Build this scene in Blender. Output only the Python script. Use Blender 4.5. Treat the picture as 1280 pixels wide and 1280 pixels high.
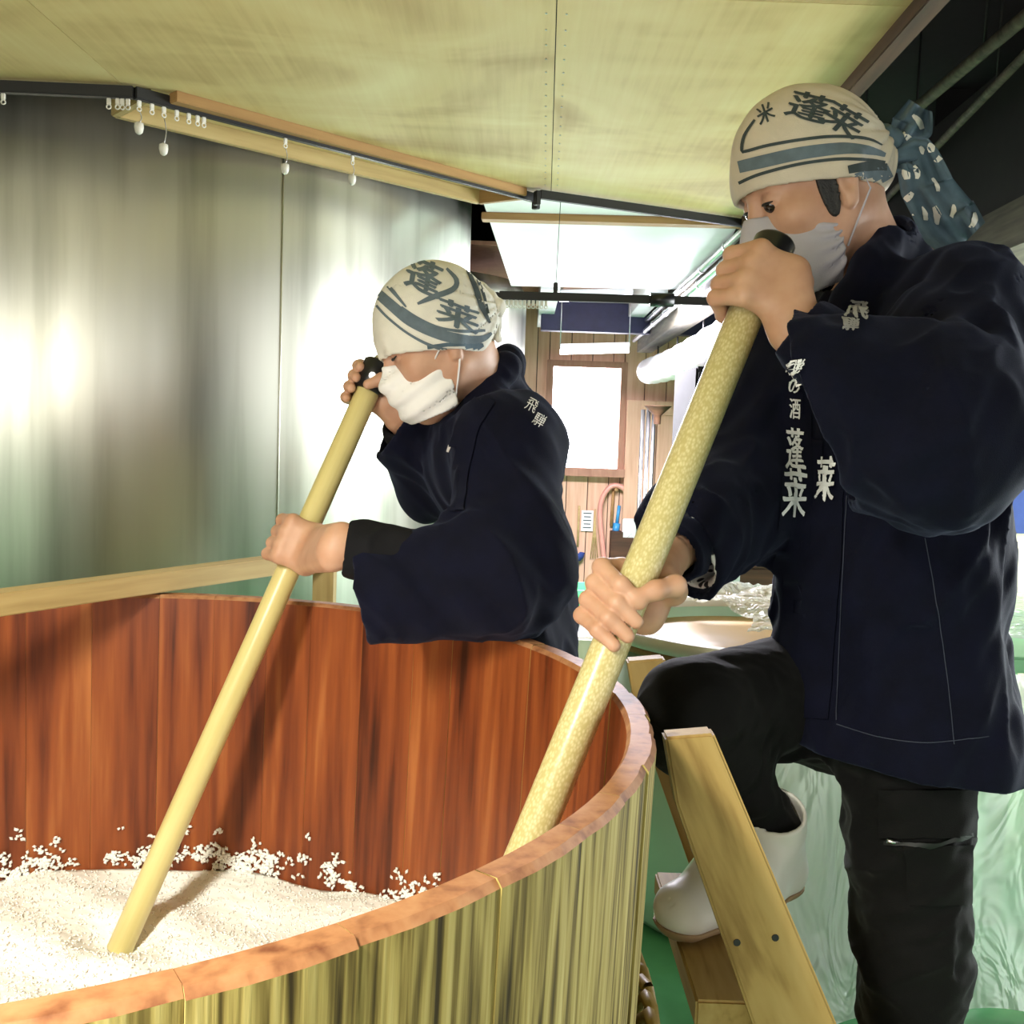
import bpy, bmesh, math, random
import numpy as np
from mathutils import Vector, Matrix
from mathutils.bvhtree import BVHTree

for o in list(bpy.data.objects):
    bpy.data.objects.remove(o, do_unlink=True)
scn = bpy.context.scene
COL = scn.collection
rnd = random.Random(7)
rng = np.random.default_rng(11)

# ---------------------------------------------------------------- camera
FPX, EYE = 1300.0, 1.18
PITCH, ROLL = math.atan(100 / FPX), math.radians(2.0)
RIGHT = Vector((1, 0, 0))
FWD = Vector((0, math.cos(PITCH), -math.sin(PITCH)))
UPV = Vector((0, math.sin(PITCH), math.cos(PITCH)))
CR = RIGHT * math.cos(ROLL) + UPV * math.sin(ROLL)
CU = UPV * math.cos(ROLL) - RIGHT * math.sin(ROLL)
cam_d = bpy.data.cameras.new('camera')
cam = bpy.data.objects.new('camera', cam_d)
COL.objects.link(cam)
cam_d.sensor_width = 36.0
cam_d.lens = 36.0 * FPX / 1280.0
cam_d.clip_start = 0.05
cam.matrix_world = Matrix(((CR.x, CU.x, -FWD.x, 0), (CR.y, CU.y, -FWD.y, 0),
                           (CR.z, CU.z, -FWD.z, EYE), (0, 0, 0, 1)))
scn.camera = cam
CAMLOC = Vector((0, 0, EYE))


def ray(px, py):
    return CR * ((px - 640) / FPX) + CU * ((640 - py) / FPX) + FWD


def U(px, py, D):
    """a point measured in the photograph, at the distance D (metres along +Y)"""
    r = ray(px, py)
    return CAMLOC + r * (D / r.y)


def ZP(px, py, z):
    r = ray(px, py)
    return CAMLOC + r * ((z - EYE) / r.z)


# ---------------------------------------------------------------- world, light, exposure
world = bpy.data.worlds.new('world')
scn.world = world
world.use_nodes = True
bg = world.node_tree.nodes['Background']
bg.inputs[0].default_value = (1.0, 0.98, 0.93, 1)
bg.inputs[1].default_value = 1.15
scn.view_settings.view_transform = 'Standard'
scn.view_settings.look = 'None'
scn.view_settings.gamma = 1.0
scn.view_settings.use_curve_mapping = False
scn.view_settings.exposure = 0.45


def area(name, loc, target, sx, sy, power, color):
    d = bpy.data.lights.new(name, 'AREA')
    d.shape = 'RECTANGLE'
    d.size, d.size_y, d.energy, d.color = sx, sy, power, color
    o = bpy.data.objects.new(name, d)
    COL.objects.link(o)
    o.location = loc
    v = Vector(target) - Vector(loc)
    o.rotation_euler = v.to_track_quat('-Z', 'Y').to_euler()
    return o


# bright doorway behind and left of the camera
area('doorway_daylight', (-1.45, -1.2, 0.85), (-0.35, 2.2, 0.98), 2.0, 1.0, 22, (1.0, 0.95, 0.82))
# fluorescent lamp under the ceiling just in front of the camera
wl = area('work_lamp', (-0.75, 0.05, 1.885), (-0.62, 0.85, 0.4), 0.14, 1.1, 42, (1.0, 0.96, 0.82))
wl.data.spread = math.radians(104)          # narrowed spread, put in to keep the lamp's glare off the tank
# daylight from the open side of the room, on the right behind the workers
area('side_daylight', (3.3, 3.3, 0.95), (0.5, 2.2, 0.7), 1.8, 1.3, 130, (0.93, 0.98, 1.0))
# fluorescent lamps further back, over the passage
area('passage_lamp', (0.35, 5.1, 1.86), (0.35, 5.0, 0.0), 0.9, 0.5, 190, (0.92, 0.88, 1.0))

# ---------------------------------------------------------------- node helpers


def nt_mat(name):
    m = bpy.data.materials.new(name)
    m.use_nodes = True
    nt = m.node_tree
    return m, nt, nt.nodes['Principled BSDF']


def N(nt, t, **kw):
    n = nt.nodes.new(t)
    for k, v in kw.items():
        if k.startswith('i_'):
            n.inputs[k[2:].replace('_', ' ')].default_value = v
        else:
            setattr(n, k, v)
    return n


def ramp(nt, src, stops):
    r = nt.nodes.new('ShaderNodeValToRGB')
    cr_ = r.color_ramp
    while len(cr_.elements) < len(stops):
        cr_.elements.new(0.5)
    for e, (p, c) in zip(cr_.elements, stops):
        e.position = p
        e.color = (*c, 1) if len(c) == 3 else c
    nt.links.new(src, r.inputs[0])
    return r


def coords(nt, scale=(1, 1, 1), rot=(0, 0, 0), obj_random=False):
    tc = N(nt, 'ShaderNodeTexCoord')
    mp = N(nt, 'ShaderNodeMapping')
    mp.inputs['Scale'].default_value = scale
    mp.inputs['Rotation'].default_value = rot
    nt.links.new(tc.outputs['Object'], mp.inputs['Vector'])
    if obj_random:
        oi = N(nt, 'ShaderNodeObjectInfo')
        ml = N(nt, 'ShaderNodeMath', operation='MULTIPLY')
        ml.inputs[1].default_value = 37.0
        nt.links.new(oi.outputs['Random'], ml.inputs[0])
        cb = N(nt, 'ShaderNodeCombineXYZ')
        for i in range(3):
            nt.links.new(ml.outputs[0], cb.inputs[i])
        nt.links.new(cb.outputs[0], mp.inputs['Location'])
    return mp.outputs[0]


def sock(b, n, v):
    if n in b.inputs:
        b.inputs[n].default_value = v


def plain(name, col, rough=0.6, metal=0.0, var=0.12, scale=18.0, bump=0.0, spec=0.5, bscale=None):
    m, nt, b = nt_mat(name)
    co = coords(nt)
    n = N(nt, 'ShaderNodeTexNoise', i_Scale=scale, i_Detail=4.0)
    nt.links.new(co, n.inputs['Vector'])
    lo = [max(0, c * (1 - var)) for c in col]
    hi = [min(1, c * (1 + var)) for c in col]
    r = ramp(nt, n.outputs['Fac'], [(0.3, lo), (0.7, hi)])
    nt.links.new(r.outputs[0], b.inputs['Base Color'])
    b.inputs['Roughness'].default_value = rough
    b.inputs['Metallic'].default_value = metal
    sock(b, 'Specular IOR Level', spec)
    if bump:
        n2 = N(nt, 'ShaderNodeTexNoise', i_Scale=bscale or scale * 6, i_Detail=3.0)
        nt.links.new(co, n2.inputs['Vector'])
        bp = N(nt, 'ShaderNodeBump', i_Strength=bump, i_Distance=0.002)
        nt.links.new(n2.outputs['Fac'], bp.inputs['Height'])
        nt.links.new(bp.outputs[0], b.inputs['Normal'])
    return m


def wood(name, stops, scale, rough=0.6, bump=0.25, rand=True, fine=3.0, spec=0.3, distort=0.6):
    """grain runs along the axis whose scale is small"""
    m, nt, b = nt_mat(name)
    co = coords(nt, scale, obj_random=rand)
    n1 = N(nt, 'ShaderNodeTexNoise', i_Scale=1.0, i_Detail=3.0, i_Distortion=distort)
    nt.links.new(co, n1.inputs['Vector'])
    co2 = coords(nt, tuple(s * fine for s in scale), obj_random=rand)
    n2 = N(nt, 'ShaderNodeTexNoise', i_Scale=1.0, i_Detail=5.0)
    nt.links.new(co2, n2.inputs['Vector'])
    mx = N(nt, 'ShaderNodeMath', operation='MULTIPLY_ADD')
    mx.inputs[1].default_value = 0.55
    ad = N(nt, 'ShaderNodeMath', operation='MULTIPLY')
    ad.inputs[1].default_value = 0.45
    nt.links.new(n2.outputs['Fac'], ad.inputs[0])
    nt.links.new(n1.outputs['Fac'], mx.inputs[0])
    nt.links.new(ad.outputs[0], mx.inputs[2])
    r = ramp(nt, mx.outputs[0], stops)
    nt.links.new(r.outputs[0], b.inputs['Base Color'])
    b.inputs['Roughness'].default_value = rough
    sock(b, 'Specular IOR Level', spec)
    if bump:
        bp = N(nt, 'ShaderNodeBump', i_Strength=bump, i_Distance=0.003)
        nt.links.new(mx.outputs[0], bp.inputs['Height'])
        nt.links.new(bp.outputs[0], b.inputs['Normal'])
    return m


def emit(name, col, s):
    m, nt, b = nt_mat(name)
    b.inputs['Base Color'].default_value = (*col, 1)
    b.inputs['Emission Color'].default_value = (*col, 1)
    b.inputs['Emission Strength'].default_value = s
    return m


# ---------------------------------------------------------------- object helpers


def T(o, label=None, cat=None, group=None, kind=None):
    if label:
        o['label'] = label
    if cat:
        o['category'] = cat
    if group:
        o['group'] = group
    if kind:
        o['kind'] = kind
    return o


ROOTLOC = {}


def setparent(o, parent):
    if parent is not None:
        o.parent = parent
        o.matrix_parent_inverse = parent_world(parent).inverted()


def parent_world(p):
    return ROOTLOC.get(p.name, Matrix.Identity(4))


def empty(name, loc, label=None, cat=None, group=None):
    o = bpy.data.objects.new(name, None)
    o.empty_display_size = 0.1
    COL.objects.link(o)
    o.location = loc
    ROOTLOC[o.name] = Matrix.Translation(Vector(loc))
    return T(o, label, cat, group)


def from_bm(name, bm, mat, parent=None, smooth=False, mw=None):
    me = bpy.data.meshes.new(name)
    bm.normal_update()
    bm.to_mesh(me)
    bm.free()
    return from_me(name, me, mat, parent, smooth, mw)


def from_me(name, me, mat, parent=None, smooth=False, mw=None):
    for m in (mat if isinstance(mat, (list, tuple)) else [mat]):
        if len(me.materials) < (len(mat) if isinstance(mat, (list, tuple)) else 1):
            me.materials.append(m)
    o = bpy.data.objects.new(name, me)
    COL.objects.link(o)
    if smooth:
        me.polygons.foreach_set('use_smooth', [True] * len(me.polygons))
    if mw is not None:
        o.matrix_world = mw
        ROOTLOC[o.name] = mw
    setparent(o, parent)
    return o


def mesh(name, verts, faces, mat, parent=None, smooth=False, mw=None):
    me = bpy.data.meshes.new(name)
    me.from_pydata([tuple(v) for v in verts], [], faces)
    me.update()
    return from_me(name, me, mat, parent, smooth, mw)


def frame_x(p0, p1, up=(0, 0, 1)):
    x = (Vector(p1) - Vector(p0)).normalized()
    y = Vector(up).cross(x)
    if y.length < 1e-4:
        y = Vector((0, 1, 0)).cross(x)
    y.normalize()
    z = x.cross(y)
    return x, y, z


def mat4(x, y, z, loc):
    return Matrix(((x[0], y[0], z[0], loc[0]), (x[1], y[1], z[1], loc[1]),
                   (x[2], y[2], z[2], loc[2]), (0, 0, 0, 1)))


def bm_box(bm, c, s, mw=None):
    m = Matrix.Translation(Vector(c)) @ Matrix.Diagonal((*s, 1))
    if mw is not None:
        m = mw @ m
    return bmesh.ops.create_cube(bm, size=1.0, matrix=m)['verts']


def box(name, c, s, mat, parent=None, bevel=0.0, rot=None):
    bm = bmesh.new()
    bm_box(bm, (0, 0, 0), s)
    if bevel:
        bmesh.ops.bevel(bm, geom=bm.edges[:], offset=bevel, segments=2, affect='EDGES')
    mw = Matrix.Translation(Vector(c))
    if rot is not None:
        mw = mw @ rot.to_4x4()
    return from_bm(name, bm, mat, parent, mw=mw)


def beam(name, p0, p1, w, h, mat, parent=None, bevel=0.002, up=(0, 0, 1)):
    """board from p0 to p1, w across, h along `up`"""
    x, y, z = frame_x(p0, p1, up)
    L = (Vector(p1) - Vector(p0)).length
    bm = bmesh.new()
    bm_box(bm, (0, 0, 0), (L, w, h))
    if bevel:
        bmesh.ops.bevel(bm, geom=bm.edges[:], offset=bevel, segments=2, affect='EDGES')
    return from_bm(name, bm, mat, parent, mw=mat4(x, y, z, (Vector(p0) + Vector(p1)) / 2))


def bm_tube(bm, pts, rad, seg=12, closed_ends=True, mi=0):
    pts = [Vector(p) for p in pts]
    rs = rad if isinstance(rad, (list, tuple)) else [rad] * len(pts)
    rings = []
    prev = None
    for i, p in enumerate(pts):
        d = (pts[min(i + 1, len(pts) - 1)] - pts[max(i - 1, 0)]).normalized()
        if prev is None:
            a = d.cross(Vector((0, 0, 1)))
            if a.length < 1e-3:
                a = d.cross(Vector((1, 0, 0)))
        else:
            a = prev - d * prev.dot(d)
        a.normalize()
        prev = a
        b = d.cross(a)
        rings.append([bm.verts.new(p + (a * math.cos(t) + b * math.sin(t)) * rs[i])
                      for t in (2 * math.pi * k / seg for k in range(seg))])
    for r0, r1 in zip(rings, rings[1:]):
        for k in range(seg):
            f = bm.faces.new((r0[k], r0[(k + 1) % seg], r1[(k + 1) % seg], r1[k]))
            f.smooth = True
            f.material_index = mi
    if closed_ends:
        bm.faces.new(rings[0][::-1]).material_index = mi
        bm.faces.new(rings[-1]).material_index = mi


def tube(name, pts, rad, mat, parent=None, seg=12):
    bm = bmesh.new()
    bm_tube(bm, pts, rad, seg)
    return from_bm(name, bm, mat, parent)


def lathe(name, prof, c, mat, parent=None, seg=64, a0=0.0, a1=2 * math.pi, smooth=True):
    """profile [(r, z)...] turned about the vertical through c"""
    full = abs(a1 - a0 - 2 * math.pi) < 1e-6
    n = seg if full else seg + 1
    vs, fs = [], []
    for r, z in prof:
        for k in range(n):
            t = a0 + (a1 - a0) * k / seg
            vs.append((c[0] + r * math.cos(t), c[1] + r * math.sin(t), c[2] + z))
    for i in range(len(prof) - 1):
        for k in range(seg):
            k2 = (k + 1) % n
            fs.append((i * n + k, i * n + k2, (i + 1) * n + k2, (i + 1) * n + k))
    return mesh(name, vs, fs, mat, parent, smooth)


def prism(name, poly, z0, z1, mat, parent=None):
    n = len(poly)
    vs = [(x, y, z0) for x, y in poly] + [(x, y, z1) for x, y in poly]
    fs = [tuple(range(n))[::-1], tuple(range(n, 2 * n))]
    fs += [(i, (i + 1) % n, n + (i + 1) % n, n + i) for i in range(n)]
    return mesh(name, vs, fs, mat, parent)


# ---------------------------------------------------------------- materials
M = {}
M['navy'] = plain('navy_cotton', (0.0020, 0.0026, 0.0115), 0.85, var=0.25, scale=25, bump=0.35, bscale=900, spec=0.16)
M['black_cloth'] = plain('black_cloth', (0.006, 0.006, 0.008), 0.85, var=0.2, bump=0.3, bscale=900, spec=0.2)
M['trouser'] = plain('charcoal_twill', (0.0022, 0.0022, 0.0024), 0.8, var=0.25, bump=0.3, bscale=700, spec=0.18)
for k_, w_, c_ in (('navy', 0.14, (0.30, 0.36, 0.62, 1)), ('trouser', 0.10, (0.5, 0.5, 0.5, 1))):
    b_ = M[k_].node_tree.nodes['Principled BSDF']
    sock(b_, 'Sheen Weight', w_)
    sock(b_, 'Sheen Roughness', 0.45)
    sock(b_, 'Sheen Tint', c_)
M['white_print'] = plain('white_print', (0.82, 0.82, 0.84), 0.7, var=0.04)
M['grey_print'] = plain('faded_print', (0.30, 0.30, 0.31), 0.8, var=0.15)
M['black_plastic'] = plain('black_plastic', (0.008, 0.008, 0.009), 0.32, var=0.1)
M['black_metal'] = plain('black_rail_paint', (0.010, 0.010, 0.011), 0.5, var=0.2)
M['white_plastic'] = plain('white_plastic', (0.75, 0.73, 0.66), 0.4, var=0.05)
M['boot'] = plain('white_rubber', (0.80, 0.78, 0.72), 0.42, var=0.04)
M['sole'] = plain('tan_rubber', (0.36, 0.24, 0.13), 0.7, var=0.15)
M['mask_white'] = plain('white_mask_fabric', (0.86, 0.85, 0.84), 0.85, var=0.03, bump=0.15, bscale=500)
M['mask_grey'] = plain('grey_mask_cloth', (0.46, 0.44, 0.49), 0.85, var=0.06, bump=0.2, bscale=600)
M['scarf'] = plain('cream_cotton', (0.74, 0.72, 0.64), 0.85, var=0.05, scale=30, bump=0.25, bscale=700)
M['scarf_beige'] = plain('beige_cotton', (0.60, 0.53, 0.42), 0.85, var=0.06, scale=30, bump=0.25, bscale=700)
M['ink'] = plain('slate_blue_dye', (0.115, 0.155, 0.185), 0.85, var=0.15, scale=60, bump=0.2, bscale=700)
M['ink_blue'] = plain('blue_dye', (0.075, 0.12, 0.155), 0.85, var=0.15, scale=60, bump=0.2, bscale=700)
M['ink_dark'] = plain('dark_dye', (0.040, 0.055, 0.058), 0.85, var=0.2, scale=60)
M['stitch'] = plain('navy_stitching', (0.022, 0.027, 0.05), 0.8, var=0.1)
M['hair'] = plain('black_hair', (0.008, 0.007, 0.006), 0.5, var=0.3, scale=120, bump=0.6, bscale=400)
M['eye'] = plain('dark_eye', (0.02, 0.012, 0.008), 0.15, var=0.1)
M['steel'] = plain('steel_pipe', (0.62, 0.62, 0.64), 0.28, 1.0, var=0.08)
M['dark_void'] = plain('void_black', (0.006, 0.0055, 0.005), 0.8, var=0.3)  # near-black colour stands in for the darkness of the roof void and walls
M['brown_beam'] = wood('brown_beam', [(0.3, (0.035, 0.018, 0.010)), (0.7, (0.12, 0.055, 0.028))], (2, 22, 22))
M['grey_beam'] = wood('weathered_beam', [(0.3, (0.035, 0.032, 0.026)), (0.7, (0.17, 0.15, 0.11))], (2, 24, 24))
M['lumber'] = wood('pale_lumber', [(0.25, (0.36, 0.25, 0.10)), (0.5, (0.50, 0.37, 0.16)), (0.8, (0.60, 0.47, 0.23))], (2.0, 26, 26), bump=0.1)
M['batten'] = wood('batten_wood', [(0.25, (0.28, 0.15, 0.055)), (0.8, (0.46, 0.28, 0.11))], (2.0, 26, 26), bump=0.1)
M['wallboard'] = wood('wall_boards', [(0.25, (0.52, 0.28, 0.17)), (0.5, (0.68, 0.42, 0.28)), (0.8, (0.76, 0.54, 0.38))], (16, 16, 1.2), bump=0.15)
M['wallframe'] = wood('wall_frame', [(0.25, (0.30, 0.14, 0.09)), (0.8, (0.48, 0.26, 0.17))], (18, 18, 3), bump=0.15)
M['white_board'] = plain('white_painted_ply', (0.80, 0.81, 0.84), 0.5, var=0.05, scale=4)
M['green_floor'] = plain('green_floor_paint', (0.10, 0.34, 0.15), 0.22, var=0.2, scale=5, bump=0.1, bscale=30)
M['green_vat'] = plain('green_vat_paint', (0.40, 0.58, 0.42), 0.4, var=0.08, scale=4)
M['cream_wall'] = plain('cream_plaster', (0.72, 0.66, 0.50), 0.8, var=0.05, scale=4)
M['lintel'] = plain('dark_blue_paint', (0.018, 0.018, 0.07), 0.5, var=0.15)
M['blue_cloth'] = plain('blue_cloth', (0.03, 0.06, 0.24), 0.8, var=0.1)
M['pink_hose'] = plain('pink_hose', (0.72, 0.33, 0.26), 0.35, var=0.08)
M['blue_plastic'] = plain('blue_plastic', (0.05, 0.32, 0.62), 0.35, var=0.08)
M['yellow_plastic'] = plain('yellow_plastic', (0.85, 0.70, 0.02), 0.4, var=0.05)
M['green_plastic'] = plain('green_plastic', (0.10, 0.55, 0.20), 0.4, var=0.08)
M['paper'] = plain('paper', (0.80, 0.80, 0.78), 0.8, var=0.04)
M['lens'] = emit('fluorescent_tube', (0.92, 0.94, 1.0), 14.0)
M['pane'] = emit('bright_frosted_pane', (0.90, 0.90, 1.0), 9.0)
M['vat_board'] = plain('vat_base_board', (0.46, 0.28, 0.08), 0.55, var=0.06, scale=6)

# ply ceiling: soft blotches and faint grain
m, nt, b = nt_mat('plywood')
n1 = N(nt, 'ShaderNodeTexNoise', i_Scale=1.0, i_Detail=3.0, i_Distortion=1.2)
nt.links.new(coords(nt, (1.6, 2.6, 1), obj_random=True), n1.inputs['Vector'])
n2 = N(nt, 'ShaderNodeTexNoise', i_Scale=1.0, i_Detail=4.0)
nt.links.new(coords(nt, (70, 3, 3), (0, 0, 0.5), obj_random=True), n2.inputs['Vector'])
mx = N(nt, 'ShaderNodeMath', operation='MULTIPLY_ADD')
mx.inputs[1].default_value = 0.8
ad = N(nt, 'ShaderNodeMath', operation='MULTIPLY')
ad.inputs[1].default_value = 0.2
nt.links.new(n2.outputs['Fac'], ad.inputs[0])
nt.links.new(n1.outputs['Fac'], mx.inputs[0])
nt.links.new(ad.outputs[0], mx.inputs[2])
r = ramp(nt, mx.outputs[0], [(0.28, (0.42, 0.28, 0.11)), (0.5, (0.66, 0.52, 0.235)), (0.72, (0.76, 0.66, 0.35))])
nt.links.new(r.outputs[0], b.inputs['Base Color'])
b.inputs['Roughness'].default_value = 0.5
sock(b, 'Specular IOR Level', 0.3)
M['ply'] = m

# brushed stainless tank with faint vertical streaks
m, nt, b = nt_mat('brushed_tank_steel')
n1 = N(nt, 'ShaderNodeTexNoise', i_Scale=1.0, i_Detail=5.0)
nt.links.new(coords(nt, (9, 9, 0.5)), n1.inputs['Vector'])
n2 = N(nt, 'ShaderNodeTexNoise', i_Scale=1.0, i_Detail=3.0)
nt.links.new(coords(nt, (14, 14, 0.6)), n2.inputs['Vector'])
r = ramp(nt, n1.outputs['Fac'], [(0.32, (0.42, 0.42, 0.36)), (0.5, (0.62, 0.62, 0.55)), (0.75, (0.68, 0.68, 0.61))])
nt.links.new(r.outputs[0], b.inputs['Base Color'])
b.inputs['Metallic'].default_value = 0.95
r2 = ramp(nt, n2.outputs['Fac'], [(0.3, (0.30,) * 3), (0.7, (0.35,) * 3)])
nt.links.new(r2.outputs[0], b.inputs['Roughness'])
M['tank'] = m

# clear film
m, nt, b = nt_mat('clear_film')
out = nt.nodes['Material Output']
tr = N(nt, 'ShaderNodeBsdfTransparent')
b.inputs['Base Color'].default_value = (0.92, 0.96, 0.93, 1)
b.inputs['Roughness'].default_value = 0.22
sock(b, 'Specular IOR Level', 0.9)
nf = N(nt, 'ShaderNodeTexNoise', i_Scale=1.0, i_Detail=2.0, i_Distortion=2.5)
nt.links.new(coords(nt, (9, 9, 3)), nf.inputs['Vector'])
bf = N(nt, 'ShaderNodeBump', i_Strength=1.0, i_Distance=0.06)
nt.links.new(nf.outputs['Fac'], bf.inputs['Height'])
nt.links.new(bf.outputs[0], b.inputs['Normal'])
tl = N(nt, 'ShaderNodeBsdfTranslucent')
nt.links.new(bf.outputs[0], tl.inputs['Normal'])
tl.inputs[0].default_value = (0.93, 0.97, 0.94, 1)
m1 = N(nt, 'ShaderNodeMixShader')
m1.inputs[0].default_value = 0.5
nt.links.new(b.outputs[0], m1.inputs[1])
nt.links.new(tl.outputs[0], m1.inputs[2])
m2 = N(nt, 'ShaderNodeMixShader')
m2.inputs[0].default_value = 0.74
nt.links.new(tr.outputs[0], m2.inputs[1])
nt.links.new(m1.outputs[0], m2.inputs[2])
nt.links.new(m2.outputs[0], out.inputs[0])
M['film'] = m

# skin
m, nt, b = nt_mat('skin')
n1 = N(nt, 'ShaderNodeTexNoise', i_Scale=22.0, i_Detail=4.0)
nt.links.new(coords(nt), n1.inputs['Vector'])
r = ramp(nt, n1.outputs['Fac'], [(0.3, (0.50, 0.265, 0.165)), (0.7, (0.62, 0.37, 0.25))])
nt.links.new(r.outputs[0], b.inputs['Base Color'])
b.inputs['Roughness'].default_value = 0.5
sock(b, 'Subsurface Weight', 0.12)
sock(b, 'Subsurface Radius', (0.01, 0.004, 0.002))
sock(b, 'Subsurface Scale', 0.5)
M['skin'] = m

# dotted white lining of the sleeves
m, nt, b = nt_mat('dotted_lining')
v = N(nt, 'ShaderNodeTexVoronoi', i_Scale=62.0)
v.inputs['Randomness'].default_value = 0.25
nt.links.new(coords(nt), v.inputs['Vector'])
r = ramp(nt, v.outputs['Distance'], [(0.34, (0.01, 0.01, 0.02)), (0.42, (0.80, 0.80, 0.80))])
nt.links.new(r.outputs[0], b.inputs['Base Color'])
b.inputs['Roughness'].default_value = 0.8
M['lining'] = m

# speckled fibre-wound pole
m, nt, b = nt_mat('speckled_pole')
v = N(nt, 'ShaderNodeTexVoronoi', i_Scale=330.0)
nt.links.new(coords(nt, (1, 1, 0.6)), v.inputs['Vector'])
r = ramp(nt, v.outputs['Distance'], [(0.15, (0.72, 0.65, 0.36)), (0.7, (0.55, 0.47, 0.20))])
nt.links.new(r.outputs[0], b.inputs['Base Color'])
b.inputs['Roughness'].default_value = 0.3
M['pole2'] = m
M['pole1'] = wood('smooth_pole', [(0.25, (0.62, 0.52, 0.20)), (0.8, (0.74, 0.65, 0.31))], (60, 60, 3), rough=0.32, bump=0.03, spec=0.5)

# tub staves
M['stave_in'] = wood('stained_cedar_inside', [(0.32, (0.045, 0.008, 0.002)), (0.43, (0.17, 0.036, 0.009)), (0.56, (0.28, 0.070, 0.016)),
                                               (0.72, (0.46, 0.16, 0.044))], (17, 17, 0.8), rough=0.42, bump=0.12, fine=3.0, spec=0.4, distort=1.0)
M['stave_out'] = wood('raw_cedar_outside', [(0.39, (0.040, 0.025, 0.006)), (0.46, (0.19, 0.135, 0.035)), (0.54, (0.42, 0.32, 0.10)),
                                            (0.67, (0.60, 0.49, 0.20))], (40, 40, 1.0), rough=0.7, bump=0.7, fine=3.4, distort=1.6)
M['stave_top'] = wood('worn_rim_wood', [(0.3, (0.15, 0.045, 0.020)), (0.5, (0.38, 0.17, 0.075)), (0.75, (0.50, 0.27, 0.13))],
                      (30, 30, 30), rough=0.55, bump=0.2, fine=2.5)
M['bamboo'] = wood('split_bamboo', [(0.3, (0.30, 0.20, 0.06)), (0.75, (0.58, 0.44, 0.17))], (12, 12, 60), rough=0.45, bump=0.1)
M['rice'] = plain('steamed_rice', (0.96, 0.95, 0.91), 0.6, var=0.03, scale=60, bump=0.2, bscale=320)
# ================================================================ structure
CZ = 1.92
floor = box('floor', (0.15, 2.75, -0.05), (7.6, 9.7, 0.1), M['green_floor'])
T(floor, kind='structure')
WY = 7.5
wtl, wbr = U(692, 458, WY), U(771, 586, WY)
wx0, wx1, wz0, wz1 = wtl.x, wbr.x, wbr.z, wtl.z
wall_back = T(box('wall_back', (0.15, WY + 0.11, 1.375), (7.6, 0.1, 2.75), M['dark_void']), kind='structure')
xs = [-0.32]
while xs[-1] < 1.9:
    nx_ = xs[-1] + 0.15 + 0.012 * rnd.random()
    for e_ in (wx0 - 0.03, wx1 + 0.03):               # a joint falls at each side of the window
        if xs[-1] < e_ < nx_ + 0.04:
            nx_ = e_
    xs.append(nx_)
for x, x2 in zip(xs, xs[1:]):
    w = x2 - x
    inside = x > wx0 - 0.031 and x2 < wx1 + 0.031
    for (a, c) in ([(0.02, wz0 - 0.05), (wz1 + 0.03, 2.1)] if inside else [(0.02, 2.1)]):
        box('board', (x + w / 2, WY + 0.048 - 0.004 * rnd.random(), (a + c) / 2), (w - 0.006, 0.024, c - a), M['wallboard'], wall_back, 0.002)
win = T(box('window_1', ((wx0 + wx1) / 2, WY + 0.02, (wz0 + wz1) / 2), (wx1 - wx0, 0.012, wz1 - wz0), M['pane']), kind='structure')
fw = 0.045
for nm, c, s in (('frame_stile', (wx0 - fw / 2, WY - 0.01, (wz0 + wz1) / 2), (fw, 0.06, wz1 - wz0 + 2 * fw)),
                 ('frame_stile', (wx1 + fw / 2, WY - 0.01, (wz0 + wz1) / 2), (fw, 0.06, wz1 - wz0 + 2 * fw)),
                 ('frame_rail', ((wx0 + wx1) / 2, WY - 0.01, wz1 + fw / 2), (wx1 - wx0, 0.06, fw)),
                 ('window_sill', ((wx0 + wx1) / 2, WY - 0.03, wz0 - 0.03), (wx1 - wx0 + 0.1, 0.1, 0.06))):
    box(nm, c, s, M['wallframe'], win, 0.003)
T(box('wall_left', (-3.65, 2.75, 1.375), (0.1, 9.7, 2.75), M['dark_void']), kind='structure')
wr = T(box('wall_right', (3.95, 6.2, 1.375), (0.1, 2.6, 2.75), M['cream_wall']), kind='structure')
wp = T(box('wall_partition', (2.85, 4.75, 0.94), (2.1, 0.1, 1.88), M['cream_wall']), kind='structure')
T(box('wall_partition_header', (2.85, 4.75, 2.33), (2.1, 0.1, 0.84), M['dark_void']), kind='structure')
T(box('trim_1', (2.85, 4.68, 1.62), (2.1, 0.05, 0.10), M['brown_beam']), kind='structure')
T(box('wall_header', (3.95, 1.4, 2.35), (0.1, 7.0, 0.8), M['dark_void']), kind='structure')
T(box('unseen_wall_front', (0.15, -2.05, 2.13), (7.6, 0.1, 1.24), M['dark_void']), kind='structure')  # unseen header, added to hold the bright opening low in the tank's reflection
T(box('ceiling_upper', (0.15, 2.75, 2.80), (7.6, 9.7, 0.1), M['dark_void']), kind='structure')

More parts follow.
